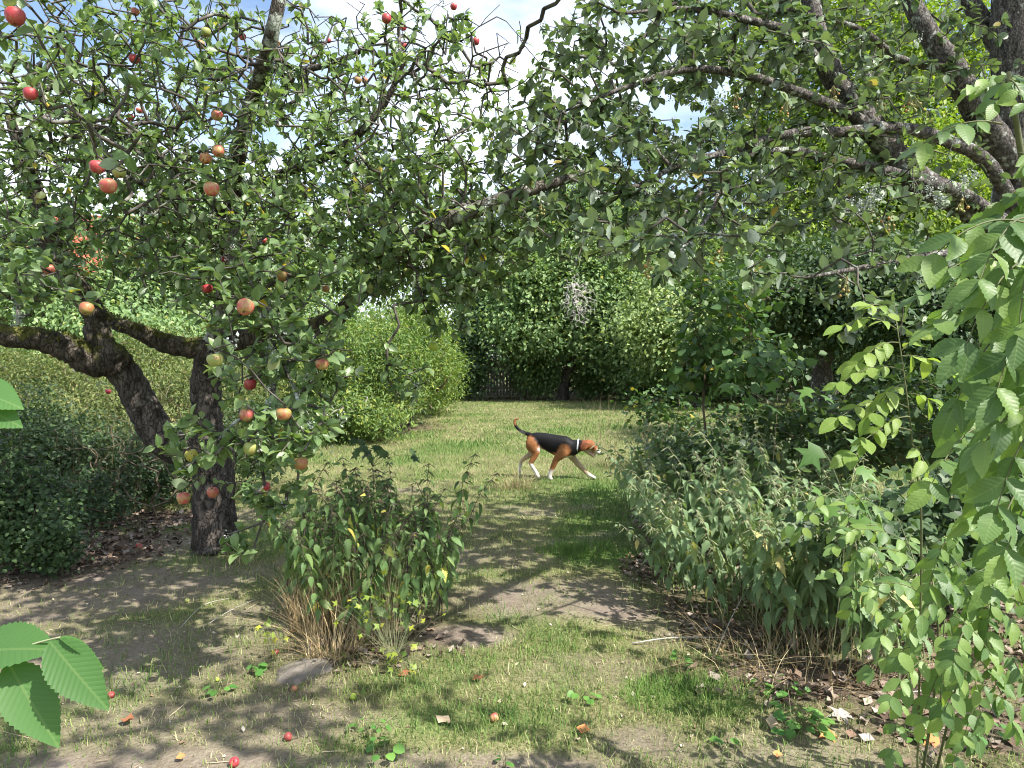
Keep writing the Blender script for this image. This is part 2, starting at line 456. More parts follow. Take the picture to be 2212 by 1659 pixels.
YEL = (.55, .42, .05)
M = {}
M['apple_leaf'] = leaf_mat('apple_leaf', [(0, (.080, .140, .055)), (.5, (.135, .220, .088)), (.985, (.21, .30, .125)), (.994, YEL)], under=(.24, .30, .19), vein=(7, .45), tr=.42, rough=.38, spec=.55)
M['whitebeam_leaf'] = leaf_mat('whitebeam_leaf', [(0, (.065, .110, .050)), (.6, (.10, .160, .070)), (.994, (.16, .225, .10)), (.999, (.4, .28, .06))], under=(.27, .32, .26), vein=(8, .35), tr=.32, rough=.42)
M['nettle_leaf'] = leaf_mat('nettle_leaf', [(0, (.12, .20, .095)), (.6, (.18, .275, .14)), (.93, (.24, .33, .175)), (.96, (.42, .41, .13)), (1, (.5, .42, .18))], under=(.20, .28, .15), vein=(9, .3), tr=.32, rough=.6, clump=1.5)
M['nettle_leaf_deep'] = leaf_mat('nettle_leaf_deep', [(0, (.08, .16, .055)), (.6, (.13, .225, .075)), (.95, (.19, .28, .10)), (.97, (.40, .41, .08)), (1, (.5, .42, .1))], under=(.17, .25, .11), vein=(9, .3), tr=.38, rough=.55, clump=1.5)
M['ash_leaf'] = leaf_mat('ash_leaf', [(0, (.085, .16, .055)), (.6, (.14, .235, .07)), (1, (.22, .32, .085))], under=(.17, .28, .12), vein=(9, .2), tr=.4, rough=.45, clump=1.2)
M['ash_young'] = leaf_mat('ash_young', [(0, (.17, .27, .05)), (.6, (.22, .32, .07)), (1, (.28, .36, .09))], under=(.22, .31, .11), vein=(9, .4), tr=.42, rough=.5, clump=1.2)
M['elm_leaf'] = leaf_mat('elm_leaf', [(0, (.070, .165, .045)), (1, (.095, .21, .06))], under=(.14, .26, .09), vein=(15, .16), tr=.42, rough=.45, spots=(55, .73, (.05, .04, .02)))
M['bush_leaf'] = leaf_mat('bush_leaf', [(0, (.06, .12, .028)), (.5, (.12, .20, .045)), (.9, (.20, .28, .07)), (1, (.34, .35, .07))], under=(.16, .22, .08), tr=.38, rough=.5, clump=.9)
M['weed_leaf'] = leaf_mat('weed_leaf', [(0, (.07, .105, .035)), (.5, (.13, .175, .055)), (.9, (.21, .25, .085)), (1, (.30, .26, .12))], under=(.14, .18, .08), tr=.35, rough=.55, clump=1.3)
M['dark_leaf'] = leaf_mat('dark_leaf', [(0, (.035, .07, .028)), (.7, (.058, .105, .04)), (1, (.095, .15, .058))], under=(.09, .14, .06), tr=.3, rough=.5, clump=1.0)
M['back_leaf'] = leaf_mat('back_leaf', [(0, (.11, .19, .075)), (.5, (.175, .28, .11)), (.95, (.27, .38, .165)), (1, (.36, .34, .08))], under=(.15, .22, .1), tr=.35, rough=.45, clump=.5)
M['pale_leaf'] = leaf_mat('pale_leaf', [(0, (.14, .22, .08)), (.6, (.24, .33, .13)), (1, (.34, .42, .18))], under=(.2, .28, .13), tr=.35, rough=.5, clump=.6)
M['lime_leaf'] = leaf_mat('lime_leaf', [(0, (.10, .18, .03)), (.5, (.18, .28, .045)), (1, (.30, .36, .06))], under=(.18, .25, .08), tr=.45, rough=.5, clump=.5)
M['conifer_leaf'] = leaf_mat('conifer_leaf', [(0, (.025, .05, .025)), (1, (.05, .09, .04))], tr=.1, rough=.6)
M['copper_leaf'] = leaf_mat('copper_leaf', [(0, (.04, .025, .03)), (1, (.10, .06, .06))], tr=.25, rough=.5)
M['hazel_leaf'] = leaf_mat('hazel_leaf', [(0, (.045, .105, .03)), (.7, (.075, .155, .04)), (.97, (.12, .20, .055)), (1, YEL)], under=(.12, .19, .08), vein=(7, .3), tr=.35, rough=.5)
M['maple_leaf'] = leaf_mat('maple_leaf', [(0, (.06, .135, .03)), (1, (.11, .21, .05))], under=(.14, .22, .09), tr=.35, rough=.45)
M['creeper_leaf'] = leaf_mat('creeper_leaf', [(0, (.10, .18, .04)), (.4, (.20, .28, .045)), (.8, (.36, .40, .05)), (1, (.48, .44, .07))], under=(.25, .28, .08), tr=.35, rough=.5, clump=3)
M['herb_leaf'] = leaf_mat('herb_leaf', [(0, (.07, .19, .04)), (1, (.14, .28, .06))], under=(.12, .22, .07), tr=.3, rough=.5, clump=3)
M['apple_bark'] = bark_mat('apple_bark', (.045, .038, .033), (.15, .128, .112), lich=.66)
M['mossy_bark'] = bark_mat('mossy_bark', (.04, .035, .03), (.13, .11, .09), lich=.66, moss=.58)
M['lichen_bark'] = bark_mat('lichen_bark', (.07, .06, .05), (.20, .18, .155), lich=.52)
M['grey_bark'] = bark_mat('grey_bark', (.055, .05, .046), (.20, .18, .165), lich=.57, scale=26, crack=40)
M['twig'] = plain('twig', [(.3, (.035, .03, .026)), (.55, (.09, .078, .066)), (.75, (.24, .24, .21))], scale=14, rough=.9)
M['brown_twig'] = plain('brown_twig', [(.3, (.08, .06, .04)), (.7, (.20, .16, .11))], scale=9, rough=.9)
M['dead_wood'] = plain('dead_wood', [(.3, (.30, .28, .25)), (.7, (.50, .48, .44))], scale=14, rough=.9)
M['lichen'] = plain('lichen', [(.3, (.22, .25, .22)), (.7, (.42, .46, .41))], scale=30, rough=.95)
M['moss'] = plain('moss', [(.3, (.05, .055, .012)), (.7, (.16, .16, .035))], scale=14, rough=.95)
M['green_stem'] = plain('green_stem', [(.3, (.07, .08, .035)), (.7, (.14, .15, .06))], scale=12, rough=.6)
M['purple_stem'] = plain('purple_stem', [(.3, (.035, .022, .022)), (.7, (.10, .085, .05))], scale=9, rough=.6)
M['pale_stem'] = plain('pale_stem', [(.3, (.22, .24, .12)), (.7, (.34, .36, .21))], scale=9, rough=.7)
M['tassel'] = plain('tassel', [(.3, (.26, .31, .17)), (.7, (.38, .42, .25))], scale=20, rough=.8)
M['straw'] = attr_mat('straw', .75, .2)
M['blade'] = attr_mat('blade', .6, .3)
M['litter'] = attr_mat('litter', .85, .08)
M['stone'] = plain('stone', [(.3, (.11, .095, .08)), (.7, (.22, .195, .165))], scale=12, rough=.9, bump=.6, bdist=.02)
M['fence_wood'] = plain('fence_wood', [(.3, (.22, .20, .185)), (.7, (.42, .40, .37))], scale=7, rough=.9, stretch=(4, 4, .5))
M['shed_wood'] = plain('shed_wood', [(.3, (.16, .13, .11)), (.7, (.30, .26, .225))], scale=6, rough=.9, stretch=(3, 3, .5))
M['roof_tile'] = plain('roof_tile', [(.3, (.42, .12, .07)), (.7, (.58, .22, .14))], scale=5, rough=.7)
M['render_wall'] = plain('render_wall', [(.3, (.62, .63, .64)), (.7, (.74, .75, .76))], scale=3, rough=.9)
M['window_glass'] = plain('window_glass', [(.3, (.05, .06, .07)), (.7, (.08, .09, .1))], scale=1, rough=.1, spec=.6)
M['white_paint'] = plain('white_paint', [(.3, (.7, .7, .69)), (.7, (.78, .78, .77))], scale=3, rough=.5)

# ------------------------------------------------------------------ ground
def ell(x, y, lst):
    """patches given where the photograph shows them, laid out on the ground in metres"""
    out = np.zeros_like(x)
    for px, py, rx, ry, a in lst:
        c = G(px, py); d = c[1]
        wx = rx * d / F; wy = ry * d * d / (F * H)
        q = ((x - c[0]) / wx) ** 2 + ((y - c[1]) / wy) ** 2
        out = np.maximum(out, a * np.clip(1.35 - q, 0, 1))
    return out
SOIL = [(200, 1420, 420, 90, .75), (450, 1560, 420, 70, .6), (620, 1330, 180, 60, .6), (1180, 1290, 230, 50, .85), (1010, 1375, 120, 26, 1), (1330, 1322, 100, 22, 1), (1100, 1205, 110, 30, .35), (240, 1270, 280, 55, .85),
        (60, 1320, 140, 40, .8), (340, 1190, 140, 40, .7), (330, 1640, 400, 45, .9), (1000, 1650, 420, 26, .8), (1700, 1640, 380, 40, .55),
        (560, 1560, 170, 30, .5), (640, 1480, 120, 40, .5), (1380, 1600, 110, 40, .55), (1010, 1210, 50, 30, .6), (1280, 1450, 200, 40, .3), (120, 1480, 250, 60, .6), (480, 1240, 140, 30, .6)]
LITTER = [(1800, 1470, 330, 60, 1), (2050, 1560, 250, 80, 1), (1600, 1380, 150, 50, .9), (1500, 1310, 90, 40, .8), (1400, 1235, 60, 40, .8), (150, 1190, 230, 70, .95),
          (300, 1125, 180, 25, .9), (1200, 860, 190, 7, .9), (1500, 852, 200, 9, .9), (1750, 838, 260, 22, 1), (1650, 1150, 260, 250, .8), (1950, 1250, 260, 250, .8),
          (820, 1390, 190, 60, .6), (100, 1000, 400, 110, .9), (800, 925, 160, 14, .8)]
GREEN = [(1500, 1500, 150, 50, 1), (1240, 1185, 60, 40, 1), (1330, 1090, 130, 60, 1), (1150, 1060, 200, 40, .6), (1000, 1560, 200, 40, .5), (1290, 1160, 120, 60, .7)]
def soil_at(x, y):
    n = fbm(x, y, 1.6, 3)
    base = np.clip((n - .60) * 4, 0, .55) * (y < 9)
    return np.clip(np.maximum(base, ell(x, y, SOIL) * (.55 + .9 * fbm(x, y, 5, 9))), 0, 1)
def litter_at(x, y):
    return np.clip(ell(x, y, LITTER) * (.5 + 1.0 * fbm(x, y, 4, 15)), 0, 1)
def green_at(x, y):
    return np.clip(ell(x, y, GREEN) * (.5 + fbm(x, y, 3, 21)) + (fbm(x, y, .9, 27) - .48) * 2.2, 0, 1)
def gz(x, y):
    return (fbm(x, y, 1.1, 33) - .5) * .05 * (np.clip((y - 1) / 3, 0, 1))
def axis(a, b, step, far, k=1.16):
    v = list(np.arange(a, b, step)); s = step
    lo = [a]; hi = [v[-1]]
    while lo[-1] > -far: s *= k; lo.append(lo[-1] - s)
    s = step
    while hi[-1] < far: s *= k; hi.append(hi[-1] + s)
    return np.array(lo[:0:-1] + v + hi[1:])
gx = axis(-6, 6.5, .06, 400); gy = axis(1.5, 13, .07, 400)
XX, YY = np.meshgrid(gx, gy)
g = Geo()
n1, n2 = XX.shape
idx = np.arange(n1 * n2).reshape(n1, n2)
quads = np.stack([idx[:-1, :-1], idx[:-1, 1:], idx[1:, 1:], idx[1:, :-1]], -1).reshape(-1)
xf, yf = XX.ravel(), YY.ravel()
masks = np.stack([soil_at(xf, yf), litter_at(xf, yf), green_at(xf, yf)], 1)
g.add(np.stack([xf, yf, gz(xf, yf)], 1), quads, np.full(len(quads) // 4, 4), None, masks)
m, nd, lk = nmat('ground')
out = nd.new('ShaderNodeOutputMaterial'); pb = nd.new('ShaderNodeBsdfPrincipled')
at = nd.new('ShaderNodeAttribute'); at.attribute_name = 'col'
sx = nd.new('ShaderNodeSeparateColor'); lk.new(at.outputs['Color'], sx.inputs[0])
tc = nd.new('ShaderNodeTexCoord')
def tn(scale, det=6, rough=.6):
    z = nd.new('ShaderNodeTexNoise'); z.inputs['Scale'].default_value = scale; z.inputs['Detail'].default_value = det; z.inputs['Roughness'].default_value = rough
    lk.new(tc.outputs['Object'], z.inputs['Vector']); return z.outputs['Fac']
f1, f2, f3 = tn(7), tn(60, 4), tn(1.3)
s1 = ramp(nd, [(.3, (.11, .085, .066)), (.5, (.185, .15, .12)), (.72, (.29, .245, .20))]); lk.new(mth(nd, lk, 'ADD', mth(nd, lk, 'MULTIPLY', f1, .5), mth(nd, lk, 'MULTIPLY', f2, .5)), s1.inputs[0])
t1 = ramp(nd, [(.35, (.07, .07, .034)), (.5, (.145, .14, .065)), (.66, (.27, .25, .13))]); lk.new(mth(nd, lk, 'ADD', mth(nd, lk, 'MULTIPLY', f3, .5), mth(nd, lk, 'MULTIPLY', f2, .5)), t1.inputs[0])
t2 = ramp(nd, [(.3, (.06, .10, .025)), (.7, (.15, .21, .055))]); lk.new(f2, t2.inputs[0])
l1 = ramp(nd, [(.3, (.05, .037, .028)), (.6, (.13, .10, .075)), (.75, (.25, .2, .15))]); lk.new(f2, l1.inputs[0])
c = mixc(nd, lk, sx.outputs[2], t1.outputs[0], t2.outputs[0])
c = mixc(nd, lk, sx.outputs[0], c, s1.outputs[0])
c = mixc(nd, lk, sx.outputs[1], c, l1.outputs[0])
lk.new(c, pb.inputs['Base Color']); pb.inputs['Roughness'].default_value = .95; pb.inputs['Specular IOR Level'].default_value = .1
b = nd.new('ShaderNodeBump'); b.inputs['Strength'].default_value = .7; b.inputs['Distance'].default_value = .015
lk.new(mth(nd, lk, 'ADD', f2, f1), b.inputs['Height']); lk.new(b.outputs[0], pb.inputs['Normal']); lk.new(pb.outputs[0], out.inputs[0])
ground = link('ground', g.mesh('ground', m, True))
tag(ground, 'dry garden lawn with bare earth patches and a worn path', 'ground', kind='structure')

# grass: blades are triangles or two-step strips, one object
def in_view(x, y, mx=1.2):
    return np.abs(x) < y * (CX / F) * 1.05 + mx
def scatter_xy(y0, y1, dens):
    xm = y1 * .73 + 1.2
    n = int(dens * 2 * xm * (y1 - y0))
    x = rng.uniform(-xm, xm, n); y = rng.uniform(y0, y1, n)
    k = in_view(x, y)
    return x[k], y[k]
GREENC = np.array([.085, .165, .042]); LIME = np.array([.21, .28, .08]); STRAW = np.array([.46, .40, .25]); DULL = np.array([.15, .17, .065])
def blades(geo, x, y, h, w, lean, two=True):
    n = len(x)
    so, li, gr = soil_at(x, y), litter_at(x, y), green_at(x, y)
    r = rng.random(n)
    tuft = fbm(x, y, 6, 41)
    keep = r < np.clip(1.0 - 1.05 * so - 1.0 * li, .03, 1) * np.clip(.35 + 1.3 * tuft, .25, 1)
    x, y, so, gr, tuft = x[keep], y[keep], so[keep], gr[keep], tuft[keep]; n = len(x)
    hh = h * (.5 + rng.random(n)) * (.75 + .7 * gr) * (.6 + .8 * tuft); ww = w * (.7 + .6 * rng.random(n))
    a = rng.uniform(0, 6.283, n); dx, dy = np.cos(a), np.sin(a)
    ld = rng.random(n) * lean + .15
    a2 = rng.uniform(0, 6.283, n)
    b0 = np.stack([x, y, gz(x, y) - .004], 1); side = np.stack([np.cos(a2), np.sin(a2), 0 * a], 1) * ww[:, None]
    d = np.stack([dx, dy, 0 * a], 1)
    dry = np.clip(.52 - .75 * gr + rng.normal(size=n) * .28 + .25 * so, 0, 1)[:, None]
    col = np.where(dry < .5, GREENC + (LIME - GREENC) * dry * 2, LIME + (STRAW - LIME) * (dry - .5) * 2)
    col = col * (.8 + .4 * rng.random((n, 1))) * np.array([1.0, 1.04, .95])
    tip = b0 + d * (hh * ld)[:, None] + np.array([0, 0, 1.]) * (hh * np.sqrt(np.maximum(1 - ld * ld, .05)))[:, None]
    if two:
        mid = b0 + d * (hh * ld * .3)[:, None] + np.array([0, 0, 1.]) * (hh * .6)[:, None]
        V = np.stack([b0 - side, b0 + side, mid + side * .8, mid - side * .8, tip], 1)
        L = (np.array([0, 1, 2, 3, 3, 2, 4])[None] + (np.arange(n) * 5)[:, None]).ravel()
        geo.add(V.reshape(-1, 3), L, np.tile([4, 3], n), None, np.repeat(col, 5, 0))
    else:
        V = np.stack([b0 - side, b0 + side, tip], 1)
        L = np.arange(n * 3); geo.add(V.reshape(-1, 3), L, np.full(n, 3), None, np.repeat(col, 3, 0))
g = Geo()
blades(g, *scatter_xy(2.2, 4.2, 5200), .046, .0019, .95)
blades(g, *scatter_xy(4.2, 7, 3000), .055, .0026, .95, False)
blades(g, *scatter_xy(7, 13, 1300), .06, .0042, .9, False)
blades(g, *scatter_xy(13, 30, 420), .06, .010, .9, False)
solo('lawn_grass', g, M['blade'], 'short patchy grass, part green and part straw coloured, over the lawn', 'grass', kind='stuff')

# dead leaves and pale flecks on the ground
g = Geo()
def lay(x, y, s, cols, tmpl=T_DRY, tilt=.35):
    n = len(x)
    d = nrm(np.stack([rng.normal(size=n), rng.normal(size=n), rng.normal(size=n) * tilt], 1))
    nn = nrm(np.stack([rng.normal(size=n) * tilt, rng.normal(size=n) * tilt, np.ones(n)], 1))
    c = np.array(cols)[rng.integers(0, len(cols), n)] * (.7 + .6 * rng.random((n, 1)))
    g.inst(tmpl, frames(d, nn), np.stack([x, y, gz(x, y) + .006], 1), s, c)
BROWNS = [(.10, .068, .048), (.15, .105, .075), (.20, .145, .105), (.25, .19, .15), (.30, .25, .21)]
x, y = scatter_xy(2.2, 7.5, 420); k = rng.random(len(x)) < litter_at(x, y) * 1.1; lay(x[k], y[k], rng.uniform(.03, .075, k.sum()), BROWNS)
x, y = scatter_xy(7.5, 30, 30); k = rng.random(len(x)) < litter_at(x, y); lay(x[k], y[k], rng.uniform(.05, .1, k.sum()), BROWNS)
x, y = scatter_xy(2.2, 8, 16); lay(x, y, rng.uniform(.012, .03, len(x)), [(.45, .42, .34), (.36, .30, .22), (.5, .46, .33), (.22, .14, .09)])
x, y = scatter_xy(2.2, 6, 60); k = rng.random(len(x)) < .15 + .5 * litter_at(x, y)
lay(x[k], y[k], np.stack([rng.uniform(.006, .01, k.sum()), rng.uniform(.05, .16, k.sum()), rng.uniform(.004, .01, k.sum())], 1), [(.42, .36, .24), (.30, .24, .17), (.2, .15, .11)], tilt=.1)
solo('leaf_litter', g, M['litter'], 'brown fallen leaves, flecks and bits of straw strewn over the earth', 'leaf litter', kind='stuff')

# ------------------------------------------------------------------ foliage on wood
def leaves(root, mat, tlo, thi, p, d, n, s, nobj=0, name='foliage'):
    R = frames(d, n)
    pick = np.zeros(len(p), bool)
    if nobj:
        px, py = proj(p)
        vis = (px > 0) & (px < 2212) & (py > 0) & (py < 1659)
        key = np.where(vis, p[:, 1] / s, 1e9)
        pick[np.argsort(key)[:min(nobj, int(vis.sum()))]] = True
        mes = []
        for th_ in (thi if isinstance(thi, list) else [thi]):
            g1 = Geo(); g1.inst(th_, np.eye(3)[None], np.zeros((1, 3)), 1.0); mes.append(g1.mesh('leaf', mat, True))
        base = np.array(root.location)
        for i in np.where(pick)[0]:
            o = link('leaf', mes[i % len(mes)], root)
            mt = np.eye(4); mt[:3, :3] = R[i] * s[i]; mt[:3, 3] = p[i] - base
            o.matrix_local = Matrix(mt.tolist())
    k = ~pick
    if k.any():
        g1 = Geo(); g1.inst(tlo, R[k], p[k], s[k])
        part(name, g1, mat, root, kind='stuff')
def rosettes(pos, par, tips, lo, hi, size, spread=.9, upb=.8, along=.10, sunb=.35, drop=0.0):
    """leaf frames round every twig end"""
    P_, D_, N_, S_ = [], [], [], []
    for t in tips:
        k = rng.integers(lo, hi + 1)
        dv = nrm(pos[t] - pos[par[t]]) if par[t] >= 0 else np.array([0, 0, 1.])
        back = rng.random((k, 1)) * along
        P_.append(pos[t] - dv * back)
        rd = runit(k); rd -= dv * (rd @ dv)[:, None] * .7
        dd = nrm(dv * .45 + rd * spread + np.array([0, 0, .1 - drop])); D_.append(dd)
        N_.append(nrm(np.array([0, 0, upb]) + SUN * sunb + rng.normal(size=(k, 3)) * .42 + dv * .15)); S_.append(size * rng.uniform(.62, 1.2, k))
    return np.concatenate(P_), np.concatenate(D_), np.concatenate(N_), np.concatenate(S_)
def lichen_tufts(geo, sites, rmin=.012, rmax=.04, k=22):
    n = len(sites)
    c = np.repeat(sites, k, 0); r = np.repeat(rng.uniform(rmin, rmax, n), k)
    d = runit(n * k); p = c + d * (r * rng.random(n * k) ** .5)[:, None]
    geo.inst(T_FAR, frames(runit(n * k), runit(n * k)), p, r * rng.uniform(.25, .6, n * k))

# ------------------------------------------------------------------ the old apple tree
AB = G(465, 1190)
apple_tree = thing('apple_tree', 'gnarled old apple tree with mossy forked limbs, lichened twigs and ripening apples', 'tree', AB)
def limb(root, pts, rad, mat, name='limb', sides=12, noise=.07, sub=7):
    g1 = Geo(); w = np.array([P(*q) for q in pts])
    p, r = tube(g1, w, rad, sides, sub, noise)
    part(name, g1, mat, root, True)
    return p, r
wood = []
g1 = Geo()
tp = np.array([AB + [0, 0, -.1], P(466, 1185, 6.07), P(463, 1110, 6.05), P(462, 1040, 6.05), P(458, 985, 6.05), P(452, 940, 6.05)])
p, r = tube(g1, tp, [.235, .195, .168, .165, .178, .17], 18, 6, .05); wood.append(p)
part('trunk', g1, M['apple_bark'], apple_tree, True)
p, r = limb(apple_tree, [(455, 985, 6.05), (400, 975, 6.0), (350, 945, 5.95), (312, 885, 5.9), (282, 825, 5.85), (250, 785, 5.8)], [.10, .128, .135, .125, .115, .118], M['apple_bark'], sides=16); wood.append(p)
p, r = limb(apple_tree, [(262, 795, 5.8), (235, 775, 5.75), (195, 778, 5.7), (150, 755, 5.6), (90, 735, 5.5), (20, 725, 5.4), (-80, 700, 5.3)], [.12, .135, .12, .10, .085, .08, .06], M['mossy_bark'], sides=16, noise=.10); wood.append(p)
p, r = limb(apple_tree, [(235, 770, 5.75), (212, 730, 5.75), (205, 680, 5.75), (165, 620, 5.7), (125, 555, 5.65), (95, 470, 5.6), (60, 370, 5.5), (20, 250, 5.4)], [.10, .10, .085, .085, .088, .07, .055, .03], M['mossy_bark'], sides=14, noise=.09); wood.append(p)
p, r = limb(apple_tree, [(455, 960, 6.05), (448, 890, 6.05), (445, 830, 6.05), (452, 775, 6.05), (455, 735, 6.05)], [.125, .115, .12, .115, .105], M['apple_bark'], sides=16); wood.append(p)
p, r = limb(apple_tree, [(455, 745, 6.05), (410, 752, 6.0), (350, 738, 5.95), (290, 712, 5.9), (230, 690, 6.1), (150, 640, 6.4)], [.08, .082, .078, .06, .05, .03], M['mossy_bark'], sides=12, noise=.09); wood.append(p)
p, r = limb(apple_tree, [(455, 760, 6.05), (480, 690, 6.0), (495, 560, 5.95), (505, 430, 5.9), (515, 330, 5.5), (545, 220, 5.2), (572, 140, 4.9), (590, 60, 4.75), (612, -40, 4.7), (630, -160, 4.7)], [.10, .08, .07, .066, .062, .055, .05, .045, .04, .02], M['lichen_bark']); wood.append(p)
p, r = limb(apple_tree, [(465, 745, 6.05), (540, 730, 5.9), (640, 715, 5.75), (720, 690, 5.3), (770, 640, 5.1), (815, 590, 5.0), (870, 550, 5.0)], [.09, .08, .075, .068, .06, .052, .04], M['mossy_bark']); wood.append(p)
p, r = limb(apple_tree, [(815, 590, 5.0), (900, 512, 4.5), (960, 482, 4.3), (1050, 445, 4.2), (1130, 415, 4.15), (1230, 385, 4.2), (1300, 360, 4.3)], [.05, .05, .048, .043, .036, .026, .012], M['lichen_bark']); wood.append(p)
p, r = limb(apple_tree, [(500, 480, 5.9), (420, 400, 5.6), (330, 330, 5.3), (220, 280, 5.0), (110, 240, 4.8)], [.045, .04, .034, .028, .015], M['apple_bark'], sides=9); wood.append(p)
p, r = limb(apple_tree, [(505, 430, 5.9), (600, 380, 5.6), (720, 330, 5.4), (820, 240, 5.3), (880, 120, 5.2)], [.045, .038, .032, .025, .012], M['apple_bark'], sides=9); wood.append(p)
p, r = limb(apple_tree, [(572, 150, 5.75), (660, 150, 5.6), (760, 120, 5.5), (850, 60, 5.4)], [.03, .026, .02, .01], M['apple_bark'], sides=8); wood.append(p)
p, r = limb(apple_tree, [(95, 470, 5.6), (60, 560, 4.9), (42, 620, 4.2), (40, 700, 3.9)], [.03, .022, .015, .009], M['lichen_bark'], sides=8); wood.append(p)
p, r = limb(apple_tree, [(480, 690, 6.0), (540, 600, 5.0), (575, 650, 4.2), (585, 740, 3.8), (590, 850, 3.6), (575, 960, 3.5), (565, 1010, 3.45)], [.035, .028, .02, .018, .014, .011, .007], M['lichen_bark'], sides=8); wood.append(p)
p, r = limb(apple_tree, [(585, 740, 3.8), (640, 850, 3.6), (650, 960, 3.5), (640, 1060, 3.45)], [.014, .011, .009, .005], M['lichen_bark'], sides=7); wood.append(p)
p, r = limb(apple_tree, [(578, 930, 3.5), (520, 905, 3.4), (440, 985, 3.3), (385, 1015, 3.25)], [.010, .009, .007, .004], M['lichen_bark'], sides=7); wood.append(p)
p, r = limb(apple_tree, [(495, 560, 5.95), (430, 480, 5.2), (350, 420, 4.5), (270, 380, 4.0), (200, 360, 3.7)], [.03, .025, .018, .012, .006], M['lichen_bark'], sides=8); wood.append(p)
APPLES = [  # px, py, diameter in px, colour, label
 (33, 36, 40, 'red', 'big glossy red apple in the top corner of the tree'),
 (66, 203, 29, 'red', 'dull red apple hanging below the big glossy one at the picture edge'),
 (292, 26, 18, 'blush', 'small blushed apple against the sky at the upper edge'),
 (290, 128, 22, 'red', 'dark crimson apple among leaves below the small upper edge apple'),
 (445, 70, 21, 'green', 'olive apple touching a brownish one under the sky gap'),
 (433, 97, 19, 'brown', 'brownish apple touching the olive one above it'),
 (524, 80, 16, 'red', 'small dark red apple beside the upright grey limb, on its shaded side'),
 (597, 94, 16, 'brown', 'brown apple close against the upright grey limb'),
 (710, 88, 12, 'red', 'tiny red apple at the edge of the open sky'),
 (835, 41, 21, 'red', 'red apple high against the clouds, highest of a row of three'),
 (871, 60, 15, 'red', 'half hidden red apple, middle of the row of three by the clouds'),
 (871, 99, 16, 'red', 'wine red apple, lowest of the row of three by the clouds'),
 (980, 15, 15, 'red', 'bright red apple on the topmost twig before the white cloud'),
 (1028, 90, 16, 'red', 'lone round red apple against the blue sky gap'),
 (773, 174, 16, 'brown', 'darker one of two apples hanging as a pair in the upper crown'),
 (788, 174, 14, 'blush', 'paler one of two apples hanging as a pair in the upper crown'),
 (302, 239, 15, 'blush', 'small pinkish apple just above its deeper red neighbour'),
 (281, 255, 17, 'red', 'small deep red apple just below its pinkish neighbour'),
 (469, 250, 25, 'blush', 'two toned apple, pink above and lime green below, mid crown'),
 (472, 327, 26, 'blush', 'rosy apple touching a scabbed one, upper of the two'),
 (445, 343, 25, 'scab', 'scabbed orange apple touching a rosy one, lower of the two'),
 (457, 409, 33, 'blush', 'large apple half rosy half green with a leaf across it'),
 (211, 361, 33, 'red', 'deep red apple, leftmost of the cluster of three'),
 (258, 371, 29, 'green', 'greenish apple behind a leaf in the cluster of three'),
 (234, 402, 36, 'blush', 'large red striped apple, lowest of the cluster of three'),
 (795, 407, 22, 'yellow', 'small yellow apple with a dark scab, alone in dense leaves'),
 (107, 583, 25, 'blush', 'flattish orange apple near the lichened hanging twig'),
 (187, 667, 30, 'brown', 'tan apple seen from its calyx end before the mossy limb'),
 (530, 664, 37, 'blush', 'largest rosy apple in the middle, showing its calyx'),
 (448, 624, 23, 'red', 'plain red apple just above the largest rosy one'),
 (487, 560, 17, 'red', 'small pinkish red apple in shade above the rosy ones'),
 (611, 597, 25, 'brown', 'olive red apple under a spray of pointed leaves'),
 (704, 624, 17, 'blush', 'small rosy apple half behind leaves by the mossy branch'),
 (465, 778, 35, 'green', 'large pale green apple hanging before the forked trunk'),
 (541, 830, 27, 'red', 'vivid crimson apple hanging beside the lichened vertical twig'),
 (696, 787, 29, 'blush', 'flattened rosy apple next to a yellow leaf'),
 (613, 895, 33, 'brown', 'russet apple with one red cheek, low on the hanging branch'),
 (533, 897, 31, 'blush', 'orange pink apple with a bitten look, left of the russet one'),
 (541, 969, 31, 'green', 'yellow green apple on the hanging branch below the bitten one'),
 (650, 1001, 31, 'brown', 'olive orange apple at the end of the hanging branch'),
 (414, 984, 28, 'yellow', 'yellow apple with a dark worm hole before the trunk'),
 (397, 1076, 29, 'blush', 'yellowish rosy apple, leftmost of the lowest hanging pair'),
 (460, 1064, 25, 'blush', 'pinkish apple, second of the lowest hanging pair'),
 (571, 1052, 26, 'red', 'crimson apple with a yellow leaf beneath it, above the nettles'),
 (882, 588, 21, 'green', 'small olive green apple under the lichened limb'),
 (936, 748, 21, 'lime', 'bright lime green apple hanging before the sunny bush'),
 (571, 520, 13, 'red', 'tiny red apple deep inside the crown'),
 (690, 690, 15, 'green', 'little green apple beside the mossy right hand limb'),
 (112, 768, 13, 'green', 'little green apple under the mossy limb at the side'),
 (234, 846, 12, 'red', 'tiny dark red apple low behind the leaning limb'),
]
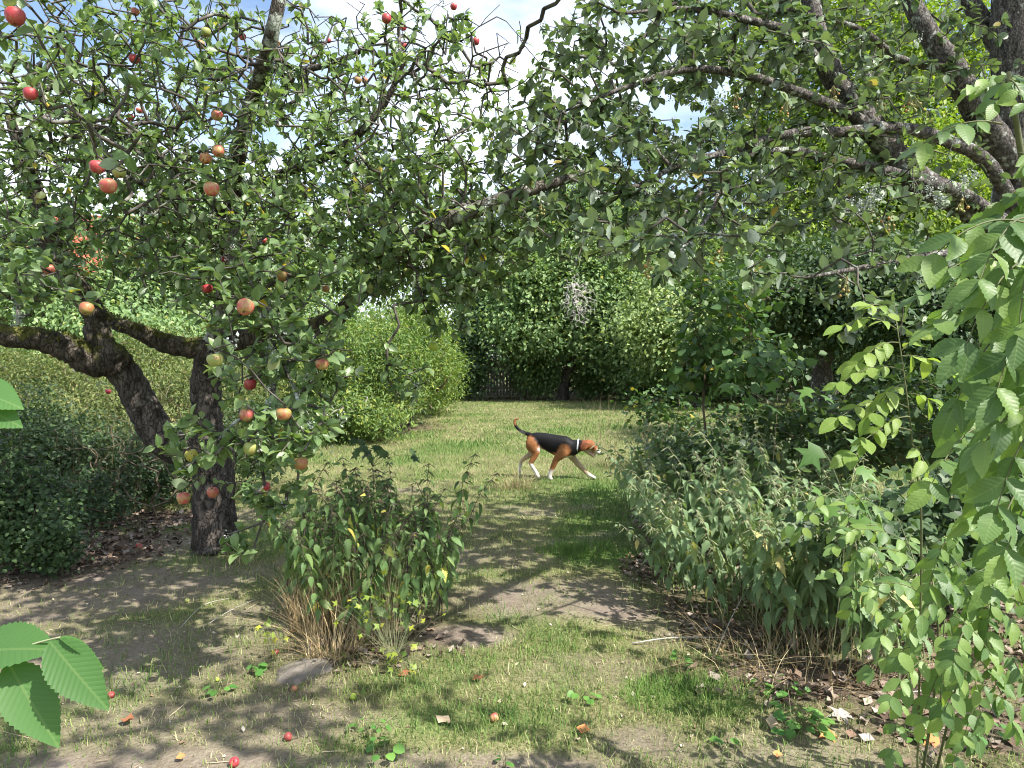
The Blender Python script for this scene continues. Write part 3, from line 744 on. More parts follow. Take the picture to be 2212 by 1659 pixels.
ablobs = [(150, 150, 5.0, 370, 280, 1.7, 430), (450, 200, 5.5, 350, 280, 1.9, 430), (800, 290, 5.5, 330, 210, 1.7, 360), (150, 450, 5.0, 300, 190, 1.4, 330),
          (500, 480, 5.0, 330, 170, 1.4, 420), (850, 450, 5, 300, 150, 1.2, 400), (960, 560, 4.6, 200, 100, .7, 190), (580, 620, 4.1, 260, 130, .7, 180),
          (610, 790, 3.6, 170, 170, .45, 100), (420, 960, 3.3, 110, 60, .25, 24), (610, 950, 3.4, 130, 100, .35, 60), (590, 1090, 3.4, 85, 50, .2, 26), (515, 1180, 3.4, 45, 30, .2, 9),
          (120, 620, 3.9, 150, 80, .5, 46), (60, 560, 3.7, 90, 80, .4, 30), (880, 820, 4.2, 60, 55, .25, 13), (960, 710, 4.3, 70, 60, .3, 14), (1010, 180, 5.5, 190, 160, 1.4, 70),
          (880, 60, 5, 170, 80, 1, 40), (200, -230, 5, 700, 200, 2.4, 210), (1080, 480, 4.8, 130, 130, .8, 70), (900, 640, 4.5, 200, 60, .5, 50)]
tg = blob_pts(ablobs)
at_ = []
for a in APPLES:
    d = .062 * F / a[2]
    at_.append(P(a[0], a[1], min(max(d, 2.6), 8.5)) + np.array([0, 0, .045]))
tg = np.concatenate([tg, np.array(at_)])
bare = blob_pts([(200, 200, 5.0, 330, 260, 1.4, 420), (480, 250, 5.2, 330, 250, 1.5, 420), (800, 200, 5.4, 300, 200, 1.3, 300), (420, 520, 4.8, 420, 160, 1.2, 260), (900, 430, 4.8, 260, 150, 1, 180), (1000, 120, 5.4, 180, 130, 1, 80)])
oy = rng.uniform(2.3, 3.9, 260)      # unseen crown twigs added above the frame to shade the earth
tg = np.concatenate([tg, np.stack([rng.uniform(-1.5, .5, 260), oy, 1.7 + .5 * oy + rng.random(260) * .9], 1)])
nleafy = len(tg); tg = np.concatenate([tg, bare])
roots = np.concatenate([w[3:] for w in wood])
pos, par, cnt, tips = grow(roots, tg, .085, .019)
tips = tips[:nleafy]
g1 = Geo(); twig_geo(g1, pos, par, cnt, .0027, .38, .013, 4)
part('twigs', g1, M['twig'], apple_tree, kind='stuff')
lp, ld, ln, ls = rosettes(pos, par, tips, 5, 9, .066, along=.13, sunb=.55, upb=.65)
lx, ly = proj(lp + ld * (ls * .45)[:, None]); open_ = np.ones(len(lp), bool)
for (ax, ay, dpx, *_r), t3 in zip(APPLES, at_):   # fruit hangs clear of the leaves on its open side
    open_ &= ~((np.hypot(lx - ax, ly - ay) < dpx * .5 + 9) & (lp[:, 1] < t3[1] + .05) & (rng.random(len(lp)) < .93))
lp, ld, ln, ls = lp[open_], ld[open_], ln[open_], ls[open_]
leaves(apple_tree, M['apple_leaf'], T_APPLE_LO, T_APPLEV, lp, ld, ln, ls, 300)
# lichen on the twigs, moss on the old limbs
i = np.where(par >= 0)[0]; px, py = proj(pos[i]); w = np.exp(-((px - 560) / 420) ** 2 - ((py - 650) / 380) ** 2) + .12
sel = rng.choice(i, 520, replace=False, p=w / w.sum())
g1 = Geo(); lichen_tufts(g1, pos[sel])
for pl in [[(40, 620), (42, 660), (40, 700)], [(585, 740), (590, 800), (590, 850), (578, 930), (570, 1000)], [(640, 850), (650, 960)]]:
    s_ = np.concatenate([P(np.linspace(a[0], b_[0], 10), np.linspace(a[1], b_[1], 10), 3.6) for a, b_ in zip(pl[:-1], pl[1:])])
    lichen_tufts(g1, s_ + rng.normal(size=s_.shape) * .012, .01, .028, 16)
part('lichen', g1, M['lichen'], apple_tree, kind='stuff')
g1 = Geo()
for w_, rr in ((wood[2], .115), (wood[3][:28], .085), (wood[5], .07)):
    n = 2600; j = rng.integers(0, len(w_) - 1, n)
    q = runit(n); q[:, 2] = np.abs(q[:, 2]) * .9 + .1 * q[:, 2]; q = nrm(q)
    c0 = w_[j] + (w_[j + 1] - w_[j]) * rng.random((n, 1))
    k = vnoise(c0[:, 0] * 3, c0[:, 2] * 3 + q[:, 1], 2.0, 50) > .38
    g1.inst(T_SLIM, frames(q + rng.normal(size=(n, 3)) * .5, runit(n))[k], (c0 + q * rr * .93)[k], rng.uniform(.015, .035, n)[k])
part('moss', g1, M['moss'], apple_tree, kind='stuff')

# ------------------------------------------------------------------ apples
def apple_mat(name, base, blush, amount, rough=.48, scab=None):
    m, nd, lk = nmat(name)
    out = nd.new('ShaderNodeOutputMaterial'); pb = nd.new('ShaderNodeBsdfPrincipled')
    tc = nd.new('ShaderNodeTexCoord'); oi = nd.new('ShaderNodeObjectInfo')
    mp = nd.new('ShaderNodeMapping'); mp.inputs['Scale'].default_value = (1, 1, .22); lk.new(tc.outputs['Object'], mp.inputs[0])
    n1_ = nd.new('ShaderNodeTexNoise'); n1_.noise_dimensions = '4D'; n1_.inputs['Scale'].default_value = 5.5; n1_.inputs['Detail'].default_value = 6
    lk.new(mp.outputs[0], n1_.inputs['Vector']); lk.new(mth(nd, lk, 'MULTIPLY', oi.outputs['Random'], 30.0), n1_.inputs['W'])
    n2_ = nd.new('ShaderNodeTexNoise'); n2_.noise_dimensions = '4D'; n2_.inputs['Scale'].default_value = .9; lk.new(tc.outputs['Object'], n2_.inputs['Vector']); lk.new(mth(nd, lk, 'MULTIPLY', oi.outputs['Random'], 50.0), n2_.inputs['W'])
    s = mth(nd, lk, 'ADD', mth(nd, lk, 'MULTIPLY', n1_.outputs['Fac'], .35), mth(nd, lk, 'MULTIPLY', n2_.outputs['Fac'], .65))
    rp = ramp(nd, [(amount - .07, (0, 0, 0)), (amount + .1, (1, 1, 1))]); lk.new(s, rp.inputs[0])
    c = mixc(nd, lk, rp.outputs[0], base, blush)
    vo = nd.new('ShaderNodeTexVoronoi'); vo.inputs['Scale'].default_value = 9; lk.new(tc.outputs['Object'], vo.inputs['Vector'])
    dots = ramp(nd, [(.09, (1, 1, 1)), (.13, (0, 0, 0))]); lk.new(vo.outputs['Distance'], dots.inputs[0])
    c = mixc(nd, lk, mth(nd, lk, 'MULTIPLY', dots.outputs[0], .35), c, (.55, .42, .25))
    if scab:
        n3_ = nd.new('ShaderNodeTexNoise'); n3_.inputs['Scale'].default_value = 2.4; lk.new(tc.outputs['Object'], n3_.inputs['Vector'])
        sr = ramp(nd, [(.6, (0, 0, 0)), (.64, (1, 1, 1))]); lk.new(n3_.outputs['Fac'], sr.inputs[0]); c = mixc(nd, lk, sr.outputs[0], c, scab)
    lk.new(c, pb.inputs['Base Color']); pb.inputs['Roughness'].default_value = rough
    lk.new(pb.outputs[0], out.inputs[0])
    return m
AM = {'red': apple_mat('apple_red', (.40, .15, .09), (.36, .035, .045), .40),
      'blush': apple_mat('apple_blush', (.36, .30, .11), (.42, .085, .07), .45),
      'green': apple_mat('apple_green', (.28, .31, .09), (.38, .15, .07), .60),
      'lime': apple_mat('apple_lime', (.36, .46, .06), (.40, .42, .08), .62),
      'yellow': apple_mat('apple_yellow', (.50, .46, .10), (.5, .3, .09), .60, scab=(.10, .05, .03)),
      'brown': apple_mat('apple_brown', (.30, .22, .07), (.33, .10, .05), .50),
      'scab': apple_mat('apple_scab', (.45, .28, .10), (.5, .12, .07), .47, scab=(.12, .06, .04)),
      'rot': apple_mat('apple_rot', (.22, .07, .05), (.26, .035, .035), .45, .55, scab=(.07, .03, .02))}
def lathe(geo, prof, n=18):
    V = []; fs = []
    for r, z in prof:
        for j in range(n):
            a = j / n * 6.283; V.append((r * math.cos(a), r * math.sin(a), z))
    for i in range(len(prof) - 1):
        for j in range(n):
            a = i * n + j; b_ = i * n + (j + 1) % n; fs.append((a, b_, b_ + n, a + n))
    geo.faces(np.array(V), fs)
g1 = Geo(); lathe(g1, [(.004, -.80), (.10, -.84), (.20, -.92), (.38, -.94), (.62, -.82), (.82, -.55), (.95, -.15), (1.0, .2), (.95, .52), (.80, .78), (.58, .92), (.38, .95), (.2, .87), (.09, .74), (.004, .68)])
apple_meshes = {k: g1.mesh('skin', AM[k], True) for k in AM}
gs = Geo(); tube(gs, np.array([(0, 0, .70), (.03, .02, 1.05), (.12, .05, 1.45)]), [.045, .04, .06], 6, 3); stalk_me = gs.mesh('stalk', M['brown_twig'], True)
gc = Geo()
for j in range(5):
    a = j / 5 * 6.283; ca, sa = math.cos(a), math.sin(a)
    gc.faces(np.array([(ca * .05 - sa * .07, sa * .05 + ca * .07, -.86), (ca * .05 + sa * .07, sa * .05 - ca * .07, -.86), (ca * .22, sa * .22, -.99), (ca * .1, sa * .1, -.84)]), [(0, 1, 2), (0, 2, 3)])
calyx_me = gc.mesh('calyx', M['brown_twig'])
def apple(px, py, dpx, col, label, loc, rad, tilt, group, stalk=True):
    o = thing('apple', label, 'apple', loc, group)
    rot = Matrix.Rotation(tilt[1], 4, 'Z') @ Matrix.Rotation(tilt[0], 4, 'X')
    sq = Matrix.Diagonal((rad, rad, rad * tilt[2], 1))
    for nm, me in (('skin', apple_meshes[col]), ('calyx', calyx_me)) + ((('stalk', stalk_me),) if stalk else ()):
        c_ = link(nm, me, o); c_.matrix_local = rot @ sq
for (px, py, dpx, col, lab), t3 in zip(APPLES, at_):
    loc = t3 - np.array([0, 0, .045]); rad = dpx / 2 / F * loc[1]
    apple(px, py, dpx, col, lab, loc, rad, (rng.uniform(-.5, .3) - (.7 if 'calyx' in lab else 0), rng.uniform(-3, 3) if 'calyx' not in lab else .1, rng.uniform(.82, .95)), 'apples hanging in the old tree')
for px, py, dpx, col, lab in [
    (507, 1647, 22, 'red', 'glossy red windfall on bare earth at the bottom edge'),
    (622, 1594, 19, 'rot', 'dull wrinkled red windfall behind the glossy one'),
    (1068, 1552, 21, 'blush', 'red and yellow windfall in the grass in the middle of the path'),
    (763, 1505, 15, 'lime', 'yellow green windfall in front of the stone'),
    (636, 1488, 13, 'blush', 'small orange windfall piece between stone and yellow green windfall'),
    (241, 1500, 15, 'rot', 'dark red windfall close to the big foreground leaves'),
    (300, 1183, 13, 'red', 'red windfall on dark earth beyond the trunk, in shade'),
    (596, 1412, 14, 'rot', 'brown windfall beside the flat stone'),
    (404, 1298, 11, 'green', 'greenish windfall on the grass below the trunk'),
    (470, 1467, 9, 'lime', 'tiny green windfall out on the shaded lawn')]:
    p0 = G(px, py + dpx * .3); rad = dpx / 2 / F * p0[1]
    p0[2] = float(gz(p0[0], p0[1])) + rad * .86
    apple(px, py, dpx, col, lab, p0, rad, (rng.uniform(-1.2, 1.2), rng.uniform(-3, 3), .9), 'windfall apples on the ground', stalk=False)

# ------------------------------------------------------------------ whitebeam over the path
WBASE = np.array([4.05, 5.6, 0.0])
whitebeam = thing('whitebeam_tree', 'big grey barked tree with drooping dark leaves, pale beneath, arching over the path', 'tree', WBASE)
wood = []
g1 = Geo()
p, r = tube(g1, np.array([WBASE + [0, 0, -.1], WBASE + [0, 0, .1], P(2230, 900, 5.6), P(2215, 640, 5.6), P(2205, 420, 5.55), P(2200, 240, 5.5), P(2195, 80, 5.45), P(2190, -120, 5.4), P(2170, -400, 5.4)]), [.32, .26, .22, .2, .185, .175, .165, .14, .08], 16, 6, .06); wood.append(p)
part('trunk', g1, M['grey_bark'], whitebeam, True)
for pts, rad in [
    ([(2220, 640, 5.6), (2170, 520, 5.4), (2080, 440, 5.25), (1990, 395, 5.15), (1940, 350, 5.1), (1880, 270, 5.0), (1820, 200, 5.0), (1775, 110, 5.0), (1750, 0, 5.0), (1735, -140, 5.0)], [.13, .12, .10, .095, .092, .085, .08, .07, .06, .04]),
    ([(2205, 420, 5.55), (2170, 330, 5.4), (2110, 240, 5.3), (2060, 150, 5.2), (2010, 80, 5.2), (1960, -10, 5.2), (1900, -120, 5.2)], [.11, .10, .09, .082, .07, .055, .04]),
    ([(2200, 200, 5.5), (2160, 100, 5.6), (2110, 30, 5.6), (2060, -60, 5.6)], [.085, .075, .065, .04]),
    ([(2200, 460, 5.5), (2130, 350, 5.3), (2060, 310, 5.1), (1990, 285, 4.95), (1900, 275, 4.8), (1830, 285, 4.7), (1740, 285, 4.6), (1660, 300, 4.5), (1570, 330, 4.4), (1480, 350, 4.3), (1380, 400, 4.2), (1290, 430, 4.1)], [.055, .05, .045, .04, .037, .034, .03, .026, .022, .018, .013, .007]),
    ([(2150, 500, 5.35), (2100, 430, 5.1), (2000, 395, 4.9), (1900, 365, 4.8), (1800, 345, 4.7), (1720, 328, 4.6), (1640, 330, 4.5), (1560, 370, 4.4), (1470, 470, 4.1)], [.04, .04, .036, .033, .03, .026, .02, .014, .007]),
    ([(1880, 270, 5.0), (1800, 230, 4.7), (1700, 190, 4.5), (1600, 160, 4.4), (1480, 150, 4.3), (1350, 190, 4.2), (1220, 240, 4.2)], [.04, .034, .028, .024, .02, .014, .007]),
    ([(1820, 200, 5.0), (1720, 80, 4.9), (1600, 40, 4.8), (1480, 20, 4.7), (1340, 30, 4.6)], [.035, .03, .024, .018, .008]),
    ([(2170, 520, 5.4), (2080, 540, 4.8), (1960, 560, 4.3), (1850, 580, 3.9), (1740, 600, 3.6)], [.03, .025, .02, .014, .006]),
    ([(1560, 370, 4.4), (1540, 450, 3.9), (1480, 530, 3.5), (1450, 560, 3.3)], [.014, .011, .008, .005]),
    ([(2060, 150, 5.2), (1950, 130, 5.0), (1850, 60, 4.8), (1700, 20, 4.6)], [.03, .025, .018, .008])]:
    p, r = limb(whitebeam, pts, rad, M['grey_bark'], sides=10, noise=.08); wood.append(p)
g1 = Geo(); p, r = tube(g1, np.array([(3.85, 5.3, 3.9), (3.5, 4.4, 4.35), (2.9, 3.2, 4.5), (2.2, 2.1, 4.5), (1.4, 1.2, 4.45), (.6, .9, 4.4)]), [.06, .055, .048, .04, .03, .015], 10, 6, .08); part('limb', g1, M['grey_bark'], whitebeam, True); wood.append(p)  # unseen limb added to carry the shade canopy above the frame
wblobs = [(1500, 90, 5.3, 350, 140, 1.4, 400), (1820, 130, 5.3, 400, 190, 1.4, 330), (1330, 330, 4.7, 300, 170, 1.2, 290), (1640, 380, 4.7, 300, 150, 1.2, 260),
          (1250, 470, 4.1, 260, 110, .8, 90), (1480, 530, 3.7, 250, 70, .7, 46), (1850, 560, 4.2, 220, 110, .7, 44), (1980, 350, 4.9, 230, 180, 1.1, 80), (1660, 590, 3.3, 70, 50, .3, 9),
          (1440, 590, 3.1, 60, 35, .25, 7), (1250, 180, 4.8, 120, 120, .8, 50), (1560, -260, 6.0, 800, 210, 1.4, 240), (1900, 680, 3.4, 120, 60, .4, 14), (1160, 350, 4.5, 120, 150, .8, 45)]
tg = blob_pts(wblobs)
over = np.concatenate([np.stack([rng.uniform(-.8, 2.4, k_), rng.uniform(a_, b_, k_), rng.uniform(3.7, 5.0, k_)], 1) for a_, b_, k_ in ((-.6, 1.7, 560), (1.7, 3.2, 170))])  # unseen boughs added overhead to cast shade on the near ground
over = over[np.hypot(over[:, 0] - 1.4, over[:, 1] + .5) > .75]   # gap in the added shade canopy lets sun reach the elm twig
tg = np.concatenate([tg, over])
roots = np.concatenate([w[4:] for w in wood])
pos, par, cnt, tips = grow(roots, tg, .10, .016)
g1 = Geo(); twig_geo(g1, pos, par, cnt, .0025, .38, .015, 4)
part('twigs', g1, M['twig'], whitebeam, kind='stuff')
lp, ld, ln, ls = rosettes(pos, par, tips, 5, 9, .068, along=.13, upb=.7, drop=.25)
leaves(whitebeam, M['whitebeam_leaf'], T_WB_LO, T_WB, lp, ld, ln, ls, 300)
i = np.where(par >= 0)[0]; px, py = proj(pos[i]); w = np.exp(-((px - 1550) / 400) ** 2 - ((py - 380) / 200) ** 2) + .05
sel = rng.choice(i, 760, replace=False, p=w / w.sum())
g1 = Geo(); lichen_tufts(g1, pos[sel], .012, .04)
for c0, rr in ((P(1860, 440, 4.2), .05), (P(1840, 452, 4.2), .045), (P(1885, 425, 4.2), .04), (P(2000, 410, 4.6), .07), (P(2030, 430, 4.6), .06), (P(2090, 400, 4.6), .05), (P(1560, 230, 4.4), .06), (P(1480, 340, 4.3), .07), (P(1450, 320, 4.3), .06)):
    lichen_tufts(g1, c0 + rng.normal(size=(14, 3)) * rr * .6, .02, .035)
part('lichen', g1, M['lichen'], whitebeam, kind='stuff')
M['berry'] = leaf_mat('berry', [(0, (.20, .24, .09)), (.7, (.28, .25, .09)), (1, (.36, .18, .06))], tr=.05, rough=.4)
ball = []; gb = Geo(); lathe(gb, [(.05, -1), (.7, -.7), (1, 0), (.7, .7), (.05, 1)], 7)
tb = Tmpl(gb.V[0], [tuple(gb.L[0][i * 4:i * 4 + 4]) for i in range(len(gb.T[0]))])
for px, py, d in [(1965, 230, 4.2), (1975, 232, 4.2), (1905, 228, 4.1), (1885, 472, 4.0), (1800, 208, 4.3), (1590, 225, 4.0), (1400, 590, 3.2), (1830, 625, 3.4), (2085, 640, 3.0), (2080, 452, 3.8), (1170, 455, 4.0), (1925, 480, 3.9), (1700, 240, 4.2), (1560, 560, 3.5)]:
    g1 = Geo(); c0 = P(px, py, d); n = 7
    q = c0 + rng.normal(size=(n, 3)) * [.022, .022, .02]
    g1.inst(tb, np.tile(np.eye(3), (n, 1, 1)), q, rng.uniform(.006, .009, n))
    st = np.tile(c0 + np.array([0, 0, .06]), (n, 1)); segs(g1, st, q, np.full(n, .0012), np.full(n, .0012), 3)
    part('berry_cluster', g1, M['berry'], whitebeam, True)

# ------------------------------------------------------------------ trees and shrubs farther off
def leafy(name, label, cat, base, trunk, tr_r, blobs, per, brad, lsize, mat, tmpl=T_FAR, bark='grey_bark', group=None, stems=0, stem_r=.02, flat=.7, twig_r=.006, nobj=0, thi=None, step=.35, drop=.0, spread=.5):
    base = np.array(base, float)
    o = thing(name, label, cat, base, group)
    roots = []
    if trunk is not None:
        g1 = Geo(); p, r = tube(g1, np.array([base + [0, 0, -.1]] + [np.array(q, float) for q in trunk]), np.linspace(tr_r, tr_r * .35, len(trunk) + 1), 10, 5, .08)
        part('trunk', g1, M[bark], o, True); roots.append(p[4:])
    if stems:
        a = rng.uniform(0, 6.283, stems); rr = np.sqrt(rng.random(stems)) * spread
        roots.append(base + np.stack([np.cos(a) * rr, np.sin(a) * rr, np.zeros(stems)], 1))
    c = blob_pts(blobs)
    c = c[c[:, 2] > .12]
    pos, par, cnt, tips = grow(np.concatenate(roots), c, step, step * .12, .08)
    g1 = Geo(); twig_geo(g1, pos, par, cnt, twig_r, .45, tr_r * .5 if trunk is not None else stem_r, 4)
    part('branches', g1, M['twig' if trunk is not None else 'brown_twig'], o, kind='stuff')
    n = len(c); k = per
    cc = np.repeat(c, k, 0); off = rng.normal(size=(n * k, 3)) * .5
    rr = np.repeat(brad * rng.uniform(.6, 1.3, n), k)[:, None]
    p = cc + off * rr * np.array([1, 1, flat])
    ctr = c.mean(0)
    outw = nrm(p - ctr)
    d = nrm(runit(n * k) * .8 + outw * .4 + np.array([0, 0, -.25 - drop])); nn = nrm(np.array([0, 0, .7]) + outw * .35 + SUN * .45 + rng.normal(size=(n * k, 3)) * .4)
    s = lsize * rng.uniform(.6, 1.25, n * k)
    ok = p[:, 2] > .03
    leaves(o, M[mat], tmpl, thi or tmpl, p[ok], d[ok], nn[ok], s[ok], nobj)
    return o
def V3(px, py, d): return P(px, py, d)
def gd(px, d): return np.array([(px - CX) / F * d, d, 0.0])
leafy('broadleaf_tree', 'bright green tree with leaning trunk at the far end of the lawn', 'tree', gd(1215, 27), [V3(1222, 820, 27), V3(1245, 760, 27), V3(1265, 690, 27.3), V3(1270, 600, 27.5), V3(1260, 500, 28)], .22,
      [(1250, 600, 27, 190, 130, 2.2, 150), (1150, 640, 26.5, 110, 110, 1.6, 55), (1340, 680, 26, 110, 100, 1.6, 60), (1250, 460, 28, 170, 80, 2, 60), (1170, 735, 26, 90, 30, 1.0, 26), (1340, 750, 26, 80, 35, 1.0, 26)], 170, 1.0, .16, 'back_leaf', bark='apple_bark', twig_r=.01)
leafy('garden_tree', 'pale leaved tree behind the hazel, beyond the lawn', 'tree', gd(1500, 23), [V3(1500, 760, 23), V3(1505, 650, 23), V3(1510, 540, 23)], .2,
      [(1500, 690, 22.5, 150, 90, 1.8, 85), (1620, 640, 22, 120, 110, 1.8, 65), (1420, 730, 22, 80, 60, 1.2, 36), (1560, 540, 23, 160, 90, 2, 70)], 130, .8, .14, 'pale_leaf', twig_r=.009)
leafy('dark_conifer', 'dark evergreen tree rising behind the bright green tree', 'tree', gd(1120, 36), [V3(1120, 600, 36), V3(1120, 400, 36)], .35,
      [(1130, 520, 36, 150, 90, 3, 80), (1330, 470, 37, 140, 90, 3, 70), (1080, 620, 34, 90, 120, 2, 60), (1450, 560, 37, 130, 100, 3, 60)], 110, 1.3, .2, 'conifer_leaf', tmpl=T_SLIM, twig_r=.012)
leafy('copper_tree', 'purple leaved tree glimpsed between the pale tree and the sky', 'tree', gd(1440, 42), [V3(1440, 640, 42), V3(1440, 500, 42)], .35,
      [(1445, 500, 42, 80, 90, 3, 60), (1400, 470, 42, 50, 50, 2, 25)], 110, 1.5, .25, 'copper_leaf', twig_r=.012)
leafy('lime_tree', 'sunlit yellow green tree behind the grey barked tree', 'tree', gd(1960, 27), [V3(1960, 700, 27), V3(1950, 480, 27), V3(1930, 250, 27), V3(1930, 50, 27)], .36,
      [(1950, 300, 26.5, 280, 200, 3, 200), (1800, 480, 26, 200, 120, 2.4, 100), (2060, 520, 25, 200, 160, 2.4, 100), (1900, 60, 27, 330, 130, 3, 120), (1700, 300, 28, 140, 180, 2.4, 70)], 150, 1.2, .18, 'lime_leaf', twig_r=.008)
leafy('oak_tree', 'deep green spreading tree over the dark hollow beside the lawn', 'tree', gd(1790, 14.5), [V3(1775, 800, 14.5), V3(1790, 700, 14.5), V3(1800, 600, 14.5), V3(1810, 460, 14.5)], .24,
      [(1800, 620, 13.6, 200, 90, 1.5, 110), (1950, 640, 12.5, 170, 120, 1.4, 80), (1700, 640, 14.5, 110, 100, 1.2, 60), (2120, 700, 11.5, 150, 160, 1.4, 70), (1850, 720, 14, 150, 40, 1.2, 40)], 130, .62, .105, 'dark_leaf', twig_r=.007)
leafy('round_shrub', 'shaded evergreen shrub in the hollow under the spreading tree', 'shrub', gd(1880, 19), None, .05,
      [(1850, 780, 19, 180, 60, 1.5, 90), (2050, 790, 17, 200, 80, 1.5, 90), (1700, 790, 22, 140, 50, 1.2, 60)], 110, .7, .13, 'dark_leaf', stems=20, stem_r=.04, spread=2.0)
leafy('sunny_bush', 'dense sunlit yellow green bush beside the lawn', 'bush', G(850, 925) + [-.8, 1.0, 0], None, .05,
      [(880, 760, 17, 110, 110, 2.0, 230), (800, 800, 15, 130, 100, 1.5, 190), (700, 800, 14.6, 120, 130, 1.3, 140), (930, 820, 20, 65, 75, 1.8, 110), (760, 890, 13.6, 110, 50, .8, 80), (620, 820, 14.5, 90, 110, 1, 60)], 80, .36, .10, 'bush_leaf', tmpl=T_SLIM, stems=40, stem_r=.03, spread=2.2)
leafy('lawn_edge_shrub', 'low dark shrub with pale tip leaves where bush and fence meet', 'shrub', gd(1060, 27), None, .05,
      [(1005, 810, 26.5, 34, 45, .8, 40), (1040, 700, 28, 60, 60, 1.2, 50), (1000, 760, 27, 40, 40, .8, 20)], 100, .6, .14, 'dark_leaf', stems=20, stem_r=.03, spread=1.5)
leafy('overgrown_shrub', 'sunlit straggling shrub and tall weeds behind the leaning limb', 'shrub', gd(230, 10.5), None, .05,
      [(230, 850, 10.2, 260, 70, 1.0, 190), (90, 800, 10.5, 170, 50, .8, 90), (380, 830, 10.8, 130, 70, .8, 90), (200, 930, 9.4, 240, 70, .7, 120), (330, 780, 11.2, 160, 60, .8, 60), (520, 860, 11, 110, 100, .8, 80)], 80, .32, .055, 'weed_leaf', tmpl=T_SLIM, stems=110, stem_r=.012, spread=2.4, twig_r=.003)
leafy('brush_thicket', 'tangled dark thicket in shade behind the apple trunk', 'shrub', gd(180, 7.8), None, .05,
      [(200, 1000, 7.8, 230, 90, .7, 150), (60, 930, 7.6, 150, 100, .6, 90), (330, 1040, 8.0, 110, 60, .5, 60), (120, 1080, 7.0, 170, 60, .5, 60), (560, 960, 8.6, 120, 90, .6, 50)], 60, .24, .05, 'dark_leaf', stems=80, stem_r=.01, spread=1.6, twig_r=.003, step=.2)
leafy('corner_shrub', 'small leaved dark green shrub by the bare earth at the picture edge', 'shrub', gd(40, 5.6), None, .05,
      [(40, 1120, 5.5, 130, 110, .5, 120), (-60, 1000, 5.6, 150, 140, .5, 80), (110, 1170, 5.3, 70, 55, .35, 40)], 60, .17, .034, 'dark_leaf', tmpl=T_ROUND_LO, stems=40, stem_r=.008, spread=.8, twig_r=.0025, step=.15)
leafy('hedge_tree', 'mid green tree standing beyond the straggling shrub', 'tree', gd(250, 17), [V3(250, 700, 17), V3(255, 560, 17)], .2,
      [(150, 650, 16.5, 200, 90, 1.6, 80), (380, 620, 17, 180, 90, 1.6, 80), (-40, 600, 16, 150, 120, 1.5, 50), (560, 600, 18, 130, 100, 1.5, 60), (400, 490, 17, 220, 60, 1.4, 70), (300, 730, 15, 300, 50, 1.2, 60), (40, 470, 16, 60, 60, 1, 16)], 110, .8, .12, 'back_leaf', twig_r=.008)
leafy('distant_tree', 'hazy green tree far behind the apple crown', 'tree', gd(760, 34), [V3(760, 600, 34), V3(760, 500, 34)], .3,
      [(760, 560, 33, 170, 90, 2.5, 70), (950, 580, 32, 150, 80, 2.2, 60), (620, 620, 32, 120, 80, 2, 40)], 100, 1.3, .22, 'back_leaf', twig_r=.012)
leafy('low_shrub', 'mid green low shrub filling the space between fence and leaning trunk', 'shrub', gd(1160, 27.6), None, .05,
      [(1162, 815, 27.4, 46, 36, .6, 44), (1150, 760, 27.8, 50, 40, .6, 34)], 110, .5, .13, 'back_leaf', stems=12, stem_r=.03, spread=.7)
leafy('low_shrub', 'mid green low shrub just past the leaning trunk at the lawn end', 'shrub', gd(1290, 27.4), None, .05,
      [(1290, 825, 27.2, 40, 30, .6, 36), (1400, 800, 25, 80, 46, .9, 70), (1480, 815, 23.5, 90, 36, .8, 60)], 110, .5, .13, 'back_leaf', stems=16, stem_r=.03, spread=1.2)
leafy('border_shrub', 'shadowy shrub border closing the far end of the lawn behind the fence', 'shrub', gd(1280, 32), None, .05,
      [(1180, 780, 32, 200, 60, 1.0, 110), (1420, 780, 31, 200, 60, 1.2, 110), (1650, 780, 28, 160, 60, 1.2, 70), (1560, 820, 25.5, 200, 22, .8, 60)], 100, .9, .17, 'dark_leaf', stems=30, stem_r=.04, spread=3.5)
leafy('boundary_hedge', 'long green hedge at the boundary behind the sunny bush', 'hedge', gd(640, 27), None, .05,
      [(560, 740, 27, 300, 60, 1.2, 130), (850, 730, 28, 250, 70, 1.2, 130), (150, 750, 24, 350, 50, 1.2, 130)], 90, .9, .16, 'back_leaf', stems=40, stem_r=.04, spread=5)
# hazel sapling, nearer, with leaves that can be told apart
leafy('hazel_sapling', 'dark round leaved sapling with thin upright stems beyond the nettles', 'sapling', gd(1560, 7.2), None, .02,
      [(1560, 690, 7.0, 110, 90, .5, 46), (1600, 780, 6.8, 110, 60, .45, 34), (1500, 770, 6.9, 60, 70, .35, 20), (1660, 790, 6.4, 90, 40, .3, 16), (1520, 620, 7.1, 60, 50, .35, 14), (1620, 640, 7.2, 50, 60, .35, 14)], 9, .22, .085, 'hazel_leaf', tmpl=T_ROUND_LO, thi=T_ROUND, stems=9, stem_r=.011, spread=.35, twig_r=.002, nobj=300, step=.2, drop=.1)
leafy('weedy_shrub', 'ragged leafy weed clump beside the sunlit lawn', 'shrub', gd(1430, 8.2), None, .02,
      [(1400, 880, 8.2, 50, 40, .3, 22), (1460, 890, 8.0, 70, 50, .4, 26), (1440, 960, 7.6, 70, 45, .4, 20), (1580, 900, 7.4, 120, 40, .5, 20)], 9, .17, .06, 'hazel_leaf', tmpl=T_ROUND_LO, stems=14, stem_r=.006, spread=.5, twig_r=.002, step=.15)
